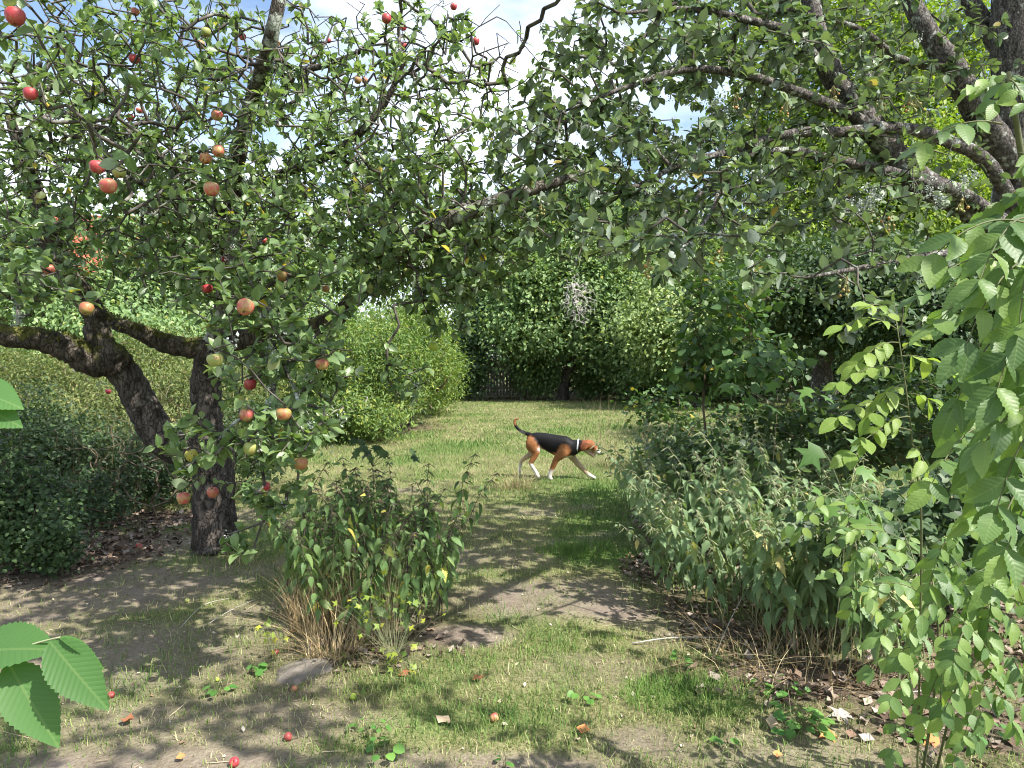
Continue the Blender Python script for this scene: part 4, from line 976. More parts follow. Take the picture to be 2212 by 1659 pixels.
leafy('shade_undergrowth', 'dark leafy weeds behind the nettles under the spreading tree', 'weeds', gd(1800, 6.6), None, .02,
      [(1720, 920, 6.8, 140, 45, .6, 60), (1880, 930, 6.0, 170, 80, .6, 110), (2080, 900, 5.2, 170, 140, .6, 110), (2100, 1120, 4.2, 170, 140, .5, 100), (1900, 1150, 4.0, 130, 110, .4, 70), (1540, 985, 6.0, 120, 30, .4, 30)], 20, .2, .06, 'dark_leaf', tmpl=T_ROUND_LO, stems=40, stem_r=.006, spread=1.4, twig_r=.002, step=.2)

# dead grey branch hanging in the far tree
g1 = Geo(); top = V3(1238, 585, 24)
o = thing('dead_branch', 'bleached dead branch hanging upside down in the bright green tree', 'branch', top)
q = blob_pts([(1250, 655, 24, 42, 55, .5, 330), (1238, 625, 24, 24, 45, .3, 120)])
pos, par, cnt, tips = grow(np.array([top, top + [.05, 0, -.15], top + [.1, 0, -.4]]), q, .12, .03)
twig_geo(g1, pos, par, cnt, .0055, .32, .03, 4); part('twigs', g1, M['dead_wood'], o)
# bare grey sticks at the foot of the bush
g1 = Geo(); o = thing('dead_shrub', 'bare grey dead twigs sticking out at the foot of the sunny bush', 'twigs', G(720, 935))
b0 = G(720, 935); q = blob_pts([(705, 890, 13, 50, 30, .3, 36), (785, 870, 13.4, 30, 20, .2, 14)])
pos, par, cnt, tips = grow(np.array([b0, b0 + [.1, .1, .1], b0 + [.4, .1, .05]]), q, .12, .03); twig_geo(g1, pos, par, cnt, .004, .3, .012, 4); part('twigs', g1, M['dead_wood'], o)
# brown brush twigs in the shade
g1 = Geo(); o = thing('brushwood', 'leafless brown brushwood tangled in front of the dark thicket', 'brushwood', gd(230, 7.2))
q = blob_pts([(230, 1020, 7.0, 200, 110, .4, 150), (330, 930, 7.4, 110, 110, .4, 70)])
rt = gd(230, 7.3) + np.stack([rng.uniform(-1, 1, 30), rng.uniform(-.3, .3, 30), np.zeros(30)], 1)
pos, par, cnt, tips = grow(rt, q, .12, .02); twig_geo(g1, pos, par, cnt, .0025, .35, .01, 4); part('twigs', g1, M['brown_twig'], o)

# ------------------------------------------------------------------ fence, shed wall and the house behind
def box(geo, c, s, rz=0.0, rx=0.0):
    c = np.array(c, float); h = np.array(s) / 2
    V = np.array([(x, y, z) for z in (-1, 1) for y in (-1, 1) for x in (-1, 1)], float) * h
    if rx: R = np.array([[1, 0, 0], [0, math.cos(rx), -math.sin(rx)], [0, math.sin(rx), math.cos(rx)]]); V = V @ R.T
    R = np.array([[math.cos(rz), -math.sin(rz), 0], [math.sin(rz), math.cos(rz), 0], [0, 0, 1]]); V = V @ R.T
    geo.faces(V + c, [(0, 2, 3, 1), (4, 5, 7, 6), (0, 1, 5, 4), (2, 6, 7, 3), (0, 4, 6, 2), (1, 3, 7, 5)])
fb = gd(1085, 28.6)
fence = thing('picket_fence', 'weathered grey picket fence half hidden behind the shrubs', 'fence', fb)
gp = Geo(); gp.faces(np.array([(-.045, -.01, 0), (.045, -.01, 0), (.045, -.01, 1.28), (0, -.01, 1.36), (-.045, -.01, 1.28), (-.045, .01, 0), (.045, .01, 0), (.045, .01, 1.28), (0, .01, 1.36), (-.045, .01, 1.28)]),
                    [(0, 1, 2, 3, 4), (9, 8, 7, 6, 5), (0, 5, 6, 1), (1, 6, 7, 2), (2, 7, 8, 3), (3, 8, 9, 4), (4, 9, 5, 0)])
pk = gp.mesh('picket', M['fence_wood'])
for i in range(22):
    o = link('picket', pk, fence, (-1.4 + i * .122, 0, .06)); o.rotation_euler = (rng.normal() * .02, rng.normal() * .02, 0); o.scale = (1, 1, rng.uniform(.94, 1.04))
for z in (.35, 1.05):
    g1 = Geo(); box(g1, fb + [-.12, .045, z], (2.8, .05, .09)); part('rail', g1, M['fence_wood'], fence)
for xx in (-1.4, 1.15):
    g1 = Geo(); box(g1, fb + [xx, .12, .65], (.1, .1, 1.4)); part('post', g1, M['fence_wood'], fence)
sb = gd(1325, 29.5)
shed = thing('board_screen', 'low brown board screen standing in shade behind the leaning trunk', 'screen', sb)
for i in range(14):
    g1 = Geo(); box(g1, sb + [-.9 + i * .15, rng.uniform(-.008, .008), .72 + rng.uniform(-.04, .04)], (.14, .022, 1.4)); part('board', g1, M['shed_wood'], shed)
for z in (.4, 1.1):
    g1 = Geo(); box(g1, sb + [.08, .05, z], (2.2, .05, .09)); part('rail', g1, M['shed_wood'], shed)
hb = np.array([-18.0, 33.0, 0])
house = thing('house', 'pale rendered house with red tiled roof, glimpsed through the apple tree', 'house', hb)
g1 = Geo(); box(g1, hb + [0, 3, 2.7], (10, 6, 5.4))
g1.faces(np.array([hb + [-5, 0, 5.4], hb + [-5, 6, 5.4], hb + [-5, 3, 8.2], hb + [5, 0, 5.4], hb + [5, 6, 5.4], hb + [5, 3, 8.2]]), [(0, 2, 1), (3, 4, 5)]); part('wall', g1, M['render_wall'], house)
roof = None
g1 = Geo()
for s_ in (-1, 1):
    g1.faces(np.array([hb + [-5.3, 3 + s_ * 3.5, 5.05], hb + [5.3, 3 + s_ * 3.5, 5.05], hb + [5.3, 3, 8.35], hb + [-5.3, 3, 8.35], hb + [-5.3, 3 + s_ * 3.5, 4.93], hb + [5.3, 3 + s_ * 3.5, 4.93], hb + [5.3, 3, 8.23], hb + [-5.3, 3, 8.23]]), [(0, 1, 2, 3), (4, 7, 6, 5), (0, 4, 5, 1), (1, 5, 6, 2), (3, 2, 6, 7), (0, 3, 7, 4)])
roof = part('roof', g1, M['roof_tile'], house)
g1 = Geo()
for r_ in range(13):          # rolled tile courses on the slope that faces the garden
    f = (r_ + .5) / 13; c0 = np.array([0, -.5 + 3.5 * f, 5.05 + 3.3 * f + .03])
    box(g1, hb + c0 + [0, -.14, .02], (10.5, .06, .05))
    for j in range(44): box(g1, hb + c0 + [-5.15 + j * .24, 0, .015], (.09, .36, .05), 0, .756)
t_ = part('tiles', g1, M['roof_tile'], house, kind='stuff'); t_.parent = roof; t_.location = (0, 0, 0)
g1 = Geo(); box(g1, hb + [1.8, 3.3, 8.6], (.7, .6, 1.4)); t_ = part('chimney', g1, M['roof_tile'], house); t_.parent = roof
for xx in (-3, 0, 3):
    for zz in (1.5, 4.0):
        g1 = Geo(); box(g1, hb + [xx, -.03, zz], (1.1, .08, 1.3)); w_ = part('window', g1, M['white_paint'], house)
        for k in (-.26, .26):
            g1 = Geo(); box(g1, hb + [xx + k, -.075, zz], (.44, .03, 1.1)); t_ = part('pane', g1, M['window_glass'], house); t_.parent = w_

# ------------------------------------------------------------------ the dog
S = .000737
DX, DD = 1010, 9.62          # photo column of crop x = 1000 is reckoned below
def dog():
    o0 = G(1106 + (1950 * .5486 + 1000 / 8.063 - 1106), 1039)
    base = np.array([o0[0], 9.55, 0.0]); k = 9.55 / 9.46
    yaw = math.radians(-10)      # the head comes a little towards the lens
    def pt(cx, cy_, w): 
        x = (cx - 1000) * S * k; z = (1298 - cy_) * S * k
        return np.array([x * math.cos(yaw) - w * math.sin(yaw) * 1, x * math.sin(yaw) + w * math.cos(yaw), max(z, .004)])
    g1 = Geo()
    def loft(rings, n=20):
        """rings: (cx, cy, half height across the axis, half width in depth, depth)"""
        C = np.array([pt(r[0], r[1], r[4]) for r in rings]); Q = np.array([(r[2] * S, r[3] * S) for r in rings])
        t = nrm(np.gradient(C, axis=0)); V = []; fs = []
        depth = np.array([-math.sin(yaw), math.cos(yaw), 0.0])
        ang = np.arange(n) / n * 6.2832
        for i in range(len(C)):
            dvec = nrm(depth - t[i] * np.dot(depth, t[i])); u = np.cross(t[i], dvec)
            V.append(C[i] + np.cos(ang)[:, None] * u * Q[i, 0] + np.sin(ang)[:, None] * dvec * Q[i, 1])
        for i in range(len(C) - 1):
            for j in range(n):
                a = i * n + j; b_ = i * n + (j + 1) % n; fs.append((a, b_, b_ + n, a + n))
        V = np.concatenate(V + [C[:1] - t[:1] * Q[0, 0] * .45, C[-1:] + t[-1:] * Q[-1, 0] * .45]); m_ = len(V)
        for j in range(n):
            fs.append((m_ - 2, (j + 1) % n, j)); fs.append((m_ - 1, m_ - 2 - n + j, m_ - 2 - n + (j + 1) % n))
        g1.faces(V, fs)
    def dens(rings, m_=4):
        R = np.array(rings, float); out_ = []
        q = np.vstack([2 * R[0] - R[1], R, 2 * R[-1] - R[-2]])
        for i in range(len(R) - 1):
            p0, p1, p2, p3 = q[i:i + 4]
            for kk in range(m_):
                t = kk / m_
                out_.append(.5 * (2 * p1 + (p2 - p0) * t + (2 * p0 - 5 * p1 + 4 * p2 - p3) * t * t + (3 * p1 - p0 - 3 * p2 + p3) * t ** 3))
        out_.append(R[-1]); return out_
    NW, FW = -.072, .072
    loft(dens([(572, 565, 45, 50, 0), (630, 590, 98, 88, 0), (720, 605, 128, 105, 0), (810, 622, 143, 108, 0), (900, 640, 152, 112, 0), (1000, 672, 170, 122, 0), (1100, 702, 187, 132, 0), (1200, 725, 196, 135, 0), (1300, 738, 175, 125, 0), (1370, 730, 145, 105, 0),
               (1430, 712, 118, 88, 0), (1490, 700, 100, 78, 0), (1550, 692, 92, 76, 0)]))
    # skull and muzzle
    loft(dens([(1530, 680, 70, 60, 0), (1590, 684, 94, 82, 0), (1650, 694, 100, 86, 0), (1705, 722, 84, 74, 0), (1740, 752, 62, 56, 0), (1775, 785, 50, 46, 0), (1812, 815, 42, 42, 0), (1836, 834, 28, 32, 0)]))
    loft(dens([(1590, 765, 56, 54, 0), (1640, 806, 46, 46, 0), (1680, 842, 36, 40, 0), (1712, 872, 27, 34, 0), (1738, 894, 17, 24, 0)]))
    loft(dens([(1640, 770, 50, 40, 0), (1700, 815, 42, 34, 0), (1745, 850, 22, 26, 0)]))
    # hind legs
    loft(dens([(610, 600, 80, 50, NW * .7), (650, 660, 112, 58, NW), (695, 745, 102, 56, NW), (728, 812, 72, 46, NW), (710, 880, 54, 38, NW), (668, 955, 47, 36, NW), (634, 1010, 38, 32, NW), (654, 1055, 33, 30, NW), (692, 1110, 32, 30, NW), (725, 1160, 34, 33, NW), (752, 1215, 36, 38, NW), (782, 1258, 26, 38, NW)]))
    loft(dens([(600, 640, 80, 45, FW * .7), (615, 740, 95, 50, FW), (640, 830, 70, 44, FW), (600, 885, 58, 40, FW), (522, 940, 45, 34, FW), (452, 992, 36, 31, FW), (430, 1050, 31, 29, FW), (412, 1120, 30, 29, FW), (404, 1180, 32, 33, FW), (425, 1222, 25, 34, FW)]))
    # fore legs
    loft(dens([(1235, 720, 110, 45, NW * .8), (1195, 800, 112, 55, NW), (1130, 880, 80, 50, NW), (1080, 940, 56, 40, NW), (1050, 1010, 52, 40, NW), (1020, 1080, 44, 36, NW), (990, 1150, 39, 34, NW), (970, 1215, 36, 35, NW), (976, 1262, 37, 40, NW), (1010, 1280, 26, 40, NW)]))
    loft(dens([(1300, 800, 95, 45, FW * .8), (1330, 890, 75, 48, FW), (1385, 965, 54, 40, FW), (1455, 1045, 52, 40, FW), (1530, 1120, 43, 35, FW), (1600, 1188, 38, 33, FW), (1660, 1232, 35, 35, FW), (1715, 1258, 29, 37, FW), (1755, 1274, 20, 33, FW)]))
    # tail
    loft(dens([(620, 530, 48, 44, 0), (560, 508, 36, 34, 0), (480, 478, 31, 30, 0), (410, 436, 28, 27, 0), (358, 375, 27, 26, 0), (334, 312, 25, 24, 0), (350, 265, 21, 20, 0), (392, 250, 15, 14, 0), (428, 252, 7, 7, 0)]), 14)
    # ears, lying on the cheeks
    for sgn in (-1, 1):
        e = sgn * .062
        loft(dens([(1632, 640, 30, 16, e * .9), (1590, 668, 58, 17, e * 1.1), (1555, 705, 68, 16, e * 1.22), (1535, 745, 52, 15, e * 1.24), (1522, 780, 26, 12, e * 1.2)]), 14)
    root = thing('dog', 'black and tan hound with white paws walking across the lawn', 'dog', base)
    me = g1.mesh('body', M['stone'])
    ob = bpy.data.objects.new('tmp', me); COL.objects.link(ob)
    md = ob.modifiers.new('r', 'REMESH'); md.mode = 'VOXEL'; md.voxel_size = .0075
    sm = ob.modifiers.new('s', 'SMOOTH'); sm.factor = .5; sm.iterations = 5
    dg = bpy.context.evaluated_depsgraph_get()
    me2 = bpy.data.meshes.new_from_object(ob.evaluated_get(dg))
    bpy.data.objects.remove(ob)
    n = len(me2.vertices); co = np.empty(n * 3); me2.vertices.foreach_get('co', co); co = co.reshape(-1, 3)
    x = co[:, 0] * math.cos(yaw) + co[:, 1] * math.sin(yaw); w = -co[:, 0] * math.sin(yaw) + co[:, 1] * math.cos(yaw)
    cx = x / (S * k) + 1000; cz = 1298 - co[:, 2] / (S * k)
    jx = cx + (vnoise(cx, cz, .03, 61) - .5) * 40 + (vnoise(cx, cz, .12, 63) - .5) * 26; jz = cz + (vnoise(cx, cz, .03, 62) - .5) * 40 + (vnoise(cx, cz, .12, 64) - .5) * 26
    def inside(poly):
        poly = np.array(poly, float); r = np.zeros(n, bool); j = len(poly) - 1
        for i in range(len(poly)):
            xi, yi = poly[i]; xj, yj = poly[j]
            r ^= ((yi > jz) != (yj > jz)) & (jx < (xj - xi) * (jz - yi) / (yj - yi + 1e-9) + xi); j = i
        return r
    TAN = np.array([.27, .115, .045]); BLK = np.array([.006, .006, .007]); WHT = np.array([.56, .53, .50]); PALE = np.array([.40, .30, .20]); HEAD = np.array([.22, .078, .03]); EAR = np.array([.14, .05, .024])
    c = np.tile(TAN, (n, 1))
    c[inside([(540, 545), (600, 440), (900, 440), (1300, 520), (1500, 560), (1560, 600), (1530, 660), (1500, 800), (1440, 860), (1330, 850), (1320, 730), (1255, 665), (1165, 690), (1090, 800), (1010, 845), (900, 800), (800, 725), (740, 640), (670, 550), (600, 545)])] = BLK
    c[inside([(740, 740), (820, 740), (880, 820), (800, 810)])] = WHT
    c[inside([(1230, 890), (1330, 845), (1365, 890), (1330, 930), (1250, 930)])] = WHT
    far = (w > .035) & (cz > 830); c[far] = PALE
    tail = (cx < 600) & (cz < 540); c[tail] = BLK; c[tail & (cx + .55 * cz < 545) & (cz > 260)] = TAN; c[tail & (cz < 290)] = TAN * .8; c[tail & (cz > 420) & (cz - 455 > (cx - 400) * .45) & (cx < 520)] = WHT * .8
    hd = (cx > 1535) & (cz < 930); c[hd] = HEAD
    c[hd & (cz > 760) & (cx < 1700)] = PALE * 1.1
    snout = (cx - 1740) + (cz - 770) * .8
    c[(cx > 1700) & (snout > 20) & (cz < 920)] = PALE * 1.2; c[(cx > 1735) & (snout > 58) & (cz < 920)] = WHT * .85
    c[inside([(1655, 815), (1690, 800), (1760, 880), (1745, 912), (1700, 880)])] = np.array([.02, .012, .012])
    c[(np.abs(w) > .058) & inside([(1645, 620), (1560, 630), (1460, 690), (1490, 810), (1560, 800), (1600, 720)])] = EAR
    c[(cz > 1120) & (cx > 900) & (cx < 1090) & (w < .03)] = WHT; c[(cz > 1020) & (cx > 560) & (cx < 840) & (w < .03)] = WHT
    c[(cz > 1195) & (cx > 1580)] = WHT; c[(cz > 1040) & (cx < 500)] = WHT * .9
    c[(cz > 930) & (cx < 640) & (w > .03) & (cz < 1045)] = PALE * 1.25
    ed = np.empty(len(me2.edges) * 2, np.int32); me2.edges.foreach_get('vertices', ed); ed = ed.reshape(-1, 2)
    for _ in range(6):
        s_ = c.copy(); k_ = np.ones(n); np.add.at(s_, ed[:, 0], c[ed[:, 1]]); np.add.at(s_, ed[:, 1], c[ed[:, 0]]); np.add.at(k_, ed[:, 0], 1); np.add.at(k_, ed[:, 1], 1); c = s_ / k_[:, None]
    for a in list(me2.color_attributes): me2.color_attributes.remove(a)
    a = me2.color_attributes.new('col', 'FLOAT_COLOR', 'POINT'); a.data.foreach_set('color', np.concatenate([c, np.ones((n, 1))], 1).astype(np.float32).ravel())
    me2.polygons.foreach_set('use_smooth', np.ones(len(me2.polygons), bool))
    m, nd, lk = nmat('dog_coat'); out = nd.new('ShaderNodeOutputMaterial'); pb = nd.new('ShaderNodeBsdfPrincipled')
    at = nd.new('ShaderNodeAttribute'); at.attribute_name = 'col'; tc = nd.new('ShaderNodeTexCoord')
    mp = nd.new('ShaderNodeMapping'); mp.inputs['Scale'].default_value = (1, 1, 3.0); lk.new(tc.outputs['Object'], mp.inputs[0])
    nz = nd.new('ShaderNodeTexNoise'); nz.inputs['Scale'].default_value = 70; nz.inputs['Detail'].default_value = 4; lk.new(mp.outputs[0], nz.inputs['Vector'])
    vr = ramp(nd, [(.3, (.55, .52, .5)), (.7, (1.4, 1.4, 1.4))]); lk.new(nz.outputs['Fac'], vr.inputs[0])
    lk.new(mixc(nd, lk, 1.0, at.outputs['Color'], vr.outputs[0], 'MULTIPLY'), pb.inputs['Base Color'])
    pb.inputs['Roughness'].default_value = .6; pb.inputs['Sheen Weight'].default_value = .0; pb.inputs['Specular IOR Level'].default_value = .16
    b = nd.new('ShaderNodeBump'); b.inputs['Strength'].default_value = .4; b.inputs['Distance'].default_value = .004; lk.new(nz.outputs['Fac'], b.inputs['Height']); lk.new(b.outputs[0], pb.inputs['Normal']); lk.new(pb.outputs[0], out.inputs[0])
    me2.materials.clear(); me2.materials.append(m); me2.name = 'body'
    link('body', me2, root)
    blackm = plain('dog_nose', [(.3, (.01, .01, .011)), (.7, (.02, .02, .022))], scale=40, rough=.3)
    B = np.array(base)
    def ball(name, cx_, cy_, w_, r, mat):
        g2 = Geo(); gl = Geo(); lathe(gl, [(.05, -1), (.5, -.87), (.87, -.5), (1, 0), (.87, .5), (.5, .87), (.05, 1)], 12)
        g2.add(gl.V[0] * np.array(r) + pt(cx_, cy_, w_) + B, gl.L[0], gl.T[0]); part(name, g2, mat, root, True)
    ball('nose', 1846, 835, 0, (.017, .018, .016), blackm)
    for w_ in (-.05, .05): ball('eye', 1728, 722, w_, (.010, .006, .009), blackm)
    g2 = Geo()   # the collar: a flat band round the neck
    a_ = np.arange(24) / 24 * 6.2832; V = []
    for dx_, k2 in ((-14, 1.05), (-14, 1.1), (14, 1.1), (14, 1.05)):
        for t in a_: V.append(pt(1447 + dx_ + math.cos(t) * -10, 705 + math.cos(t) * 112 * k2, math.sin(t) * 84 * S * k2) + B)
    fs = [(r_ * 24 + j, r_ * 24 + (j + 1) % 24, ((r_ + 1) % 4) * 24 + (j + 1) % 24, ((r_ + 1) % 4) * 24 + j) for r_ in range(4) for j in range(24)]
    g2.faces(np.array(V), fs)
    part('collar', g2, plain('collar', [(.3, (.42, .43, .46)), (.7, (.55, .56, .6))], scale=30, rough=.5), root, True)
dog()

# ------------------------------------------------------------------ nettles
def nettle_proto(h, n_pairs, lsize, bend, mat_leaf, mat_stem, seed):
    """returns stem mesh and the leaf frames of one plant standing at the origin"""
    r0 = np.random.default_rng(seed)
    top = np.array([bend[0], bend[1], h]); t = np.linspace(0, 1, 7)
    pts = np.stack([top[0] * t ** 1.8, top[1] * t ** 1.8, h * t * (1 - .08 * t * np.hypot(bend[0], bend[1]))], 1) + np.vstack([[0, 0, 0], r0.normal(size=(6, 3)) * .008])
    g1 = Geo(); tube(g1, pts, np.linspace(.0042, .0016, 7), 5, 2)
    P_, D_, N_, S_ = [], [], [], []
    tt = np.linspace(.26, 1.0, n_pairs); ph = r0.uniform(0, 3)
    for i, q in enumerate(tt):
        c = np.array([np.interp(q, t, pts[:, k]) for k in range(3)])
        s = lsize * (1.0 if q < .75 else 1.0 - (q - .75) * 2.4) * r0.uniform(.75, 1.15)
        for sg in (0, math.pi):
            a = ph + i * 1.57 + sg + r0.normal() * .25
            hz = np.array([math.cos(a), math.sin(a), 0]); dr = (-.4 - r0.random() * 1.6) if q < .93 else .1
            P_.append(c + hz * .022); D_.append(nrm(hz + np.array([0, 0, dr]))); N_.append(nrm(np.array([0, 0, .8]) + hz * .8 + r0.normal(size=3) * .4)); S_.append(s)
        if q > .5:
            for _ in range(9):
                a = r0.uniform(0, 6.28); e = c + np.array([math.cos(a), math.sin(a), -.6]) * r0.uniform(.02, .055)
                segs(g1, c[None], e[None], np.array([.0022]), np.array([.0014]), 3)
    return g1.mesh('stem', mat_stem, True), np.array(P_), np.array(D_), np.array(N_), np.array(S_)
def leaf_mesh(t, mat):
    g1 = Geo(); g1.inst(t, np.eye(3)[None], np.zeros((1, 3)), 1.0); return g1.mesh('leaf', mat, True)
def nettle_bed(spots, label, group, mat_leaf, mat_stem, hts, lsize, n_obj_plants, lean, seed, turn=.7):
    lms = [leaf_mesh(t_n, mat_leaf) for t_n in T_NETTLEV]
    prot = [nettle_proto(rng.uniform(*hts), int(rng.integers(13, 17)), lsize, rng.normal(size=2) * .10 + np.array(lean), mat_leaf, mat_stem, seed + i) for i in range(9)]
    flat = []
    for st, p, d, n, s in prot:
        g2 = Geo(); g2.inst(T_NETTLE_LO, frames(d, n), p, s); flat.append(g2.mesh('foliage', mat_leaf, True))
    order = np.argsort([q[1] for q in spots])
    for rank, i in enumerate(order):
        x, y = spots[i]; k = int(rng.integers(0, 9)); st, p, d, n, s = prot[k]
        o = thing('nettle', label, 'nettle', (x, y, float(gz(x, y)) - .01), group)
        # plants at the rim lean outwards over the path
        rz = rng.uniform(-turn, turn); o.rotation_euler = (rng.normal() * .09, rng.normal() * .09, rz); sc_ = rng.uniform(.8, 1.12); o.scale = (sc_,) * 3
        link('stem', st, o)
        if rank < n_obj_plants:
            R = frames(d, n)
            for j in range(len(p)):
                if rng.random() < .08: continue
                c = link('leaf', lms[j % 3], o); mt = np.eye(4); mt[:3, :3] = R[j] * s[j]; mt[:3, 3] = p[j]; c.matrix_local = Matrix(mt.tolist())
        else: link('foliage', flat[k], o)['kind'] = 'stuff'
def poly_pts(poly, n):
    """points on the ground inside an outline read off the photograph"""
    pl = np.array([G(*q)[:2] for q in poly]); lo, hi = pl.min(0), pl.max(0); out_ = []
    while len(out_) < n:
        q = rng.uniform(lo, hi); r = False; j = len(pl) - 1
        for i in range(len(pl)):
            if (pl[i, 1] > q[1]) != (pl[j, 1] > q[1]) and q[0] < (pl[j, 0] - pl[i, 0]) * (q[1] - pl[i, 1]) / (pl[j, 1] - pl[i, 1]) + pl[i, 0]: r = not r
            j = i
        if r and all((q[0] - e[0]) ** 2 + (q[1] - e[1]) ** 2 > .006 for e in out_[-60:]): out_.append(q)
    return out_
right_spots = poly_pts([(1400, 1175), (1430, 1270), (1500, 1335), (1640, 1405), (1800, 1460), (1930, 1510), (2030, 1480), (1960, 1250), (1800, 1120), (1600, 1060), (1420, 1070)], 280)
nettle_bed(right_spots, 'pale green stinging nettle in the sunlit bed beside the ash sapling', 'nettles in the sunlit bed', M['nettle_leaf'], M['pale_stem'], (.72, 1.02), .112, 40, (-.34, -.26), 100)
left_spots = poly_pts([(600, 1330), (680, 1390), (800, 1410), (920, 1380), (985, 1320), (970, 1260), (800, 1230), (620, 1250)], 66)
nettle_bed(left_spots, 'dark stemmed stinging nettle in the clump in front of the apple tree', 'nettles in front of the apple tree', M['nettle_leaf_deep'], M['purple_stem'], (.66, 1.08), .094, 24, (.24, -.08), 200, 3.1)

# ------------------------------------------------------------------ ash sapling reaching in from the side
def compound(root, base, tip, n_pairs, lsize, mats, droop=.25):
    """one feathered leaf: rachis with paired leaflets"""
    base = np.array(base); tip = np.array(tip); L = np.linalg.norm(tip - base)
    t = np.linspace(0, 1, 7); bow = np.array([0, 0, 1.0]) * L * .14
    pts = base + (tip - base) * t[:, None] + bow * (4 * t * (1 - t))[:, None]
    g1 = Geo(); tube(g1, pts, np.linspace(.0022, .001, 7), 5, 2)
    b0 = np.array(root.location)
    st = link('leaf_stalk', g1.mesh('leaf_stalk', M['green_stem'], True, origin=b0), root)
    ax = nrm(tip - base); side = nrm(np.cross(ax, [0, 0, 1.0]) + rng.normal(size=3) * .25); upv = np.cross(side, ax)
    sites = []
    for i in range(n_pairs):
        q = .28 + .66 * i / max(n_pairs - 1, 1)
        for s in (-1, 1): sites.append((q, s * side * .85 + ax * .55 + np.array([0, 0, -droop - rng.random() * .35])))
    sites.append((1.0, ax + np.array([0, 0, -droop])))
    for q, d in sites:
        c = np.array([np.interp(q, t, pts[:, k]) for k in range(3)])
        nn = nrm(upv * .5 + np.array([-.2, -.55, .45]) + rng.normal(size=3) * .3 + SUN * .45)
        R = frames(nrm(d + rng.normal(size=3) * .12)[None], nn[None])[0]; s = lsize * rng.uniform(.68, 1.15) * (.85 if q < .4 else 1)
        o = link('leaflet', mats[int(rng.integers(0, 4))], st); mt = np.eye(4); mt[:3, :3] = R * s; mt[:3, 3] = c - b0; o.matrix_local = Matrix(mt.tolist())
def leaf_mesh(t, mat):
    g1 = Geo(); g1.inst(t, np.eye(3)[None], np.zeros((1, 3)), 1.0); return g1.mesh('leaf', mat, True)
ash_me, young_me = [leaf_mesh(t_, M['ash_leaf']) for t_ in T_ASHV], [leaf_mesh(t_, M['ash_young']) for t_ in T_ASHV]
def ash(label, base, stems, fronds, me, lsize):
    o = thing('ash_sapling', label, 'sapling', base)
    for pts, r in stems:
        g1 = Geo(); tube(g1, np.array(pts), np.linspace(r, r * .4, len(pts)), 7, 5); part('stem', g1, M['green_stem'], o, True)
    for (bx, by, tx, ty, d, n, *k) in fronds:
        dd = d + rng.uniform(-.06, .06); s = lsize * (k[0] if k else 1.0)
        compound(o, P(bx, by, dd), P(tx, ty, dd - .04 + rng.uniform(-.06, .06)), n, s, me)
ab = gd(2330, 1.75)
big = [(2180, 170, 2100, 190, 1.6, 3, .7), (2182, 165, 2240, 190, 1.6, 3, .7), (2185, 160, 2150, 225, 1.6, 3, .7), (2180, 172, 2215, 230, 1.55, 3, .6), (2165, 268, 1985, 318, 1.6, 4, .85), (2200, 330, 2290, 420, 1.6, 4),
       (2210, 480, 2010, 560, 1.5, 4), (2215, 470, 2110, 620, 1.45, 4), (2220, 560, 2080, 760, 1.4, 4), (2230, 520, 2200, 720, 1.4, 4), (2240, 640, 2150, 860, 1.4, 4), (2250, 640, 2240, 860, 1.4, 4),
       (2190, 700, 2060, 880, 1.45, 4), (2230, 760, 2110, 980, 1.4, 4), (2240, 780, 2190, 1010, 1.35, 4), (2220, 880, 2125, 960, 1.35, 3), (2230, 930, 2150, 1110, 1.35, 4), (2250, 960, 2230, 1160, 1.35, 4),
       (2240, 400, 2130, 470, 1.55, 4), (2260, 380, 2200, 560, 1.5, 4), (2200, 620, 2020, 700, 1.55, 4), (2180, 560, 1980, 640, 1.6, 3, .8), (2250, 1050, 2170, 1200, 1.4, 3), (2260, 300, 2220, 480, 1.55, 4), (2260, 850, 2260, 1080, 1.4, 4)]
for _ in range(24):
    by = rng.uniform(380, 1080); bx = rng.uniform(2120, 2290) + (40 if by < 600 else 0)
    big.append((bx, by, bx - rng.uniform(10, 150), by + rng.uniform(90, 230), rng.uniform(1.5, 2.3), 4))
ash('tall ash sapling with big feathered leaves filling the picture edge', ab,
    [([ab, P(2300, 1100, 1.72), P(2270, 700, 1.7), P(2230, 500, 1.66), P(2205, 330, 1.63), P(2185, 200, 1.6), P(2178, 155, 1.6)], .011), ([P(2300, 1000, 1.72), P(2280, 800, 1.6), P(2240, 640, 1.5), P(2215, 480, 1.48)], .006)], big, ash_me, .076)
yb = gd(2000, 2.55)
young = [(1938, 712, 1820, 705, 2.3, 4), (1940, 740, 1850, 790, 2.3, 4), (1945, 760, 2010, 720, 2.35, 3), (1950, 800, 1815, 830, 2.25, 4), (1955, 830, 1880, 900, 2.25, 4), (1960, 880, 1810, 905, 2.25, 4), (1965, 900, 1870, 960, 2.2, 4),
         (1968, 930, 1830, 985, 2.25, 4), (1960, 850, 2050, 900, 2.3, 4), (1970, 960, 2010, 1040, 2.25, 3), (1938, 700, 1880, 660, 2.35, 3, .8), (1942, 770, 2040, 800, 2.4, 3)]
ash('young yellow green ash sapling standing above the nettles', yb, [([yb, P(1990, 1150, 2.45), P(1975, 1000, 2.35), P(1958, 850, 2.3), P(1936, 695, 2.3)], .0042)], young, young_me, .068)
lb = gd(2010, 2.75)
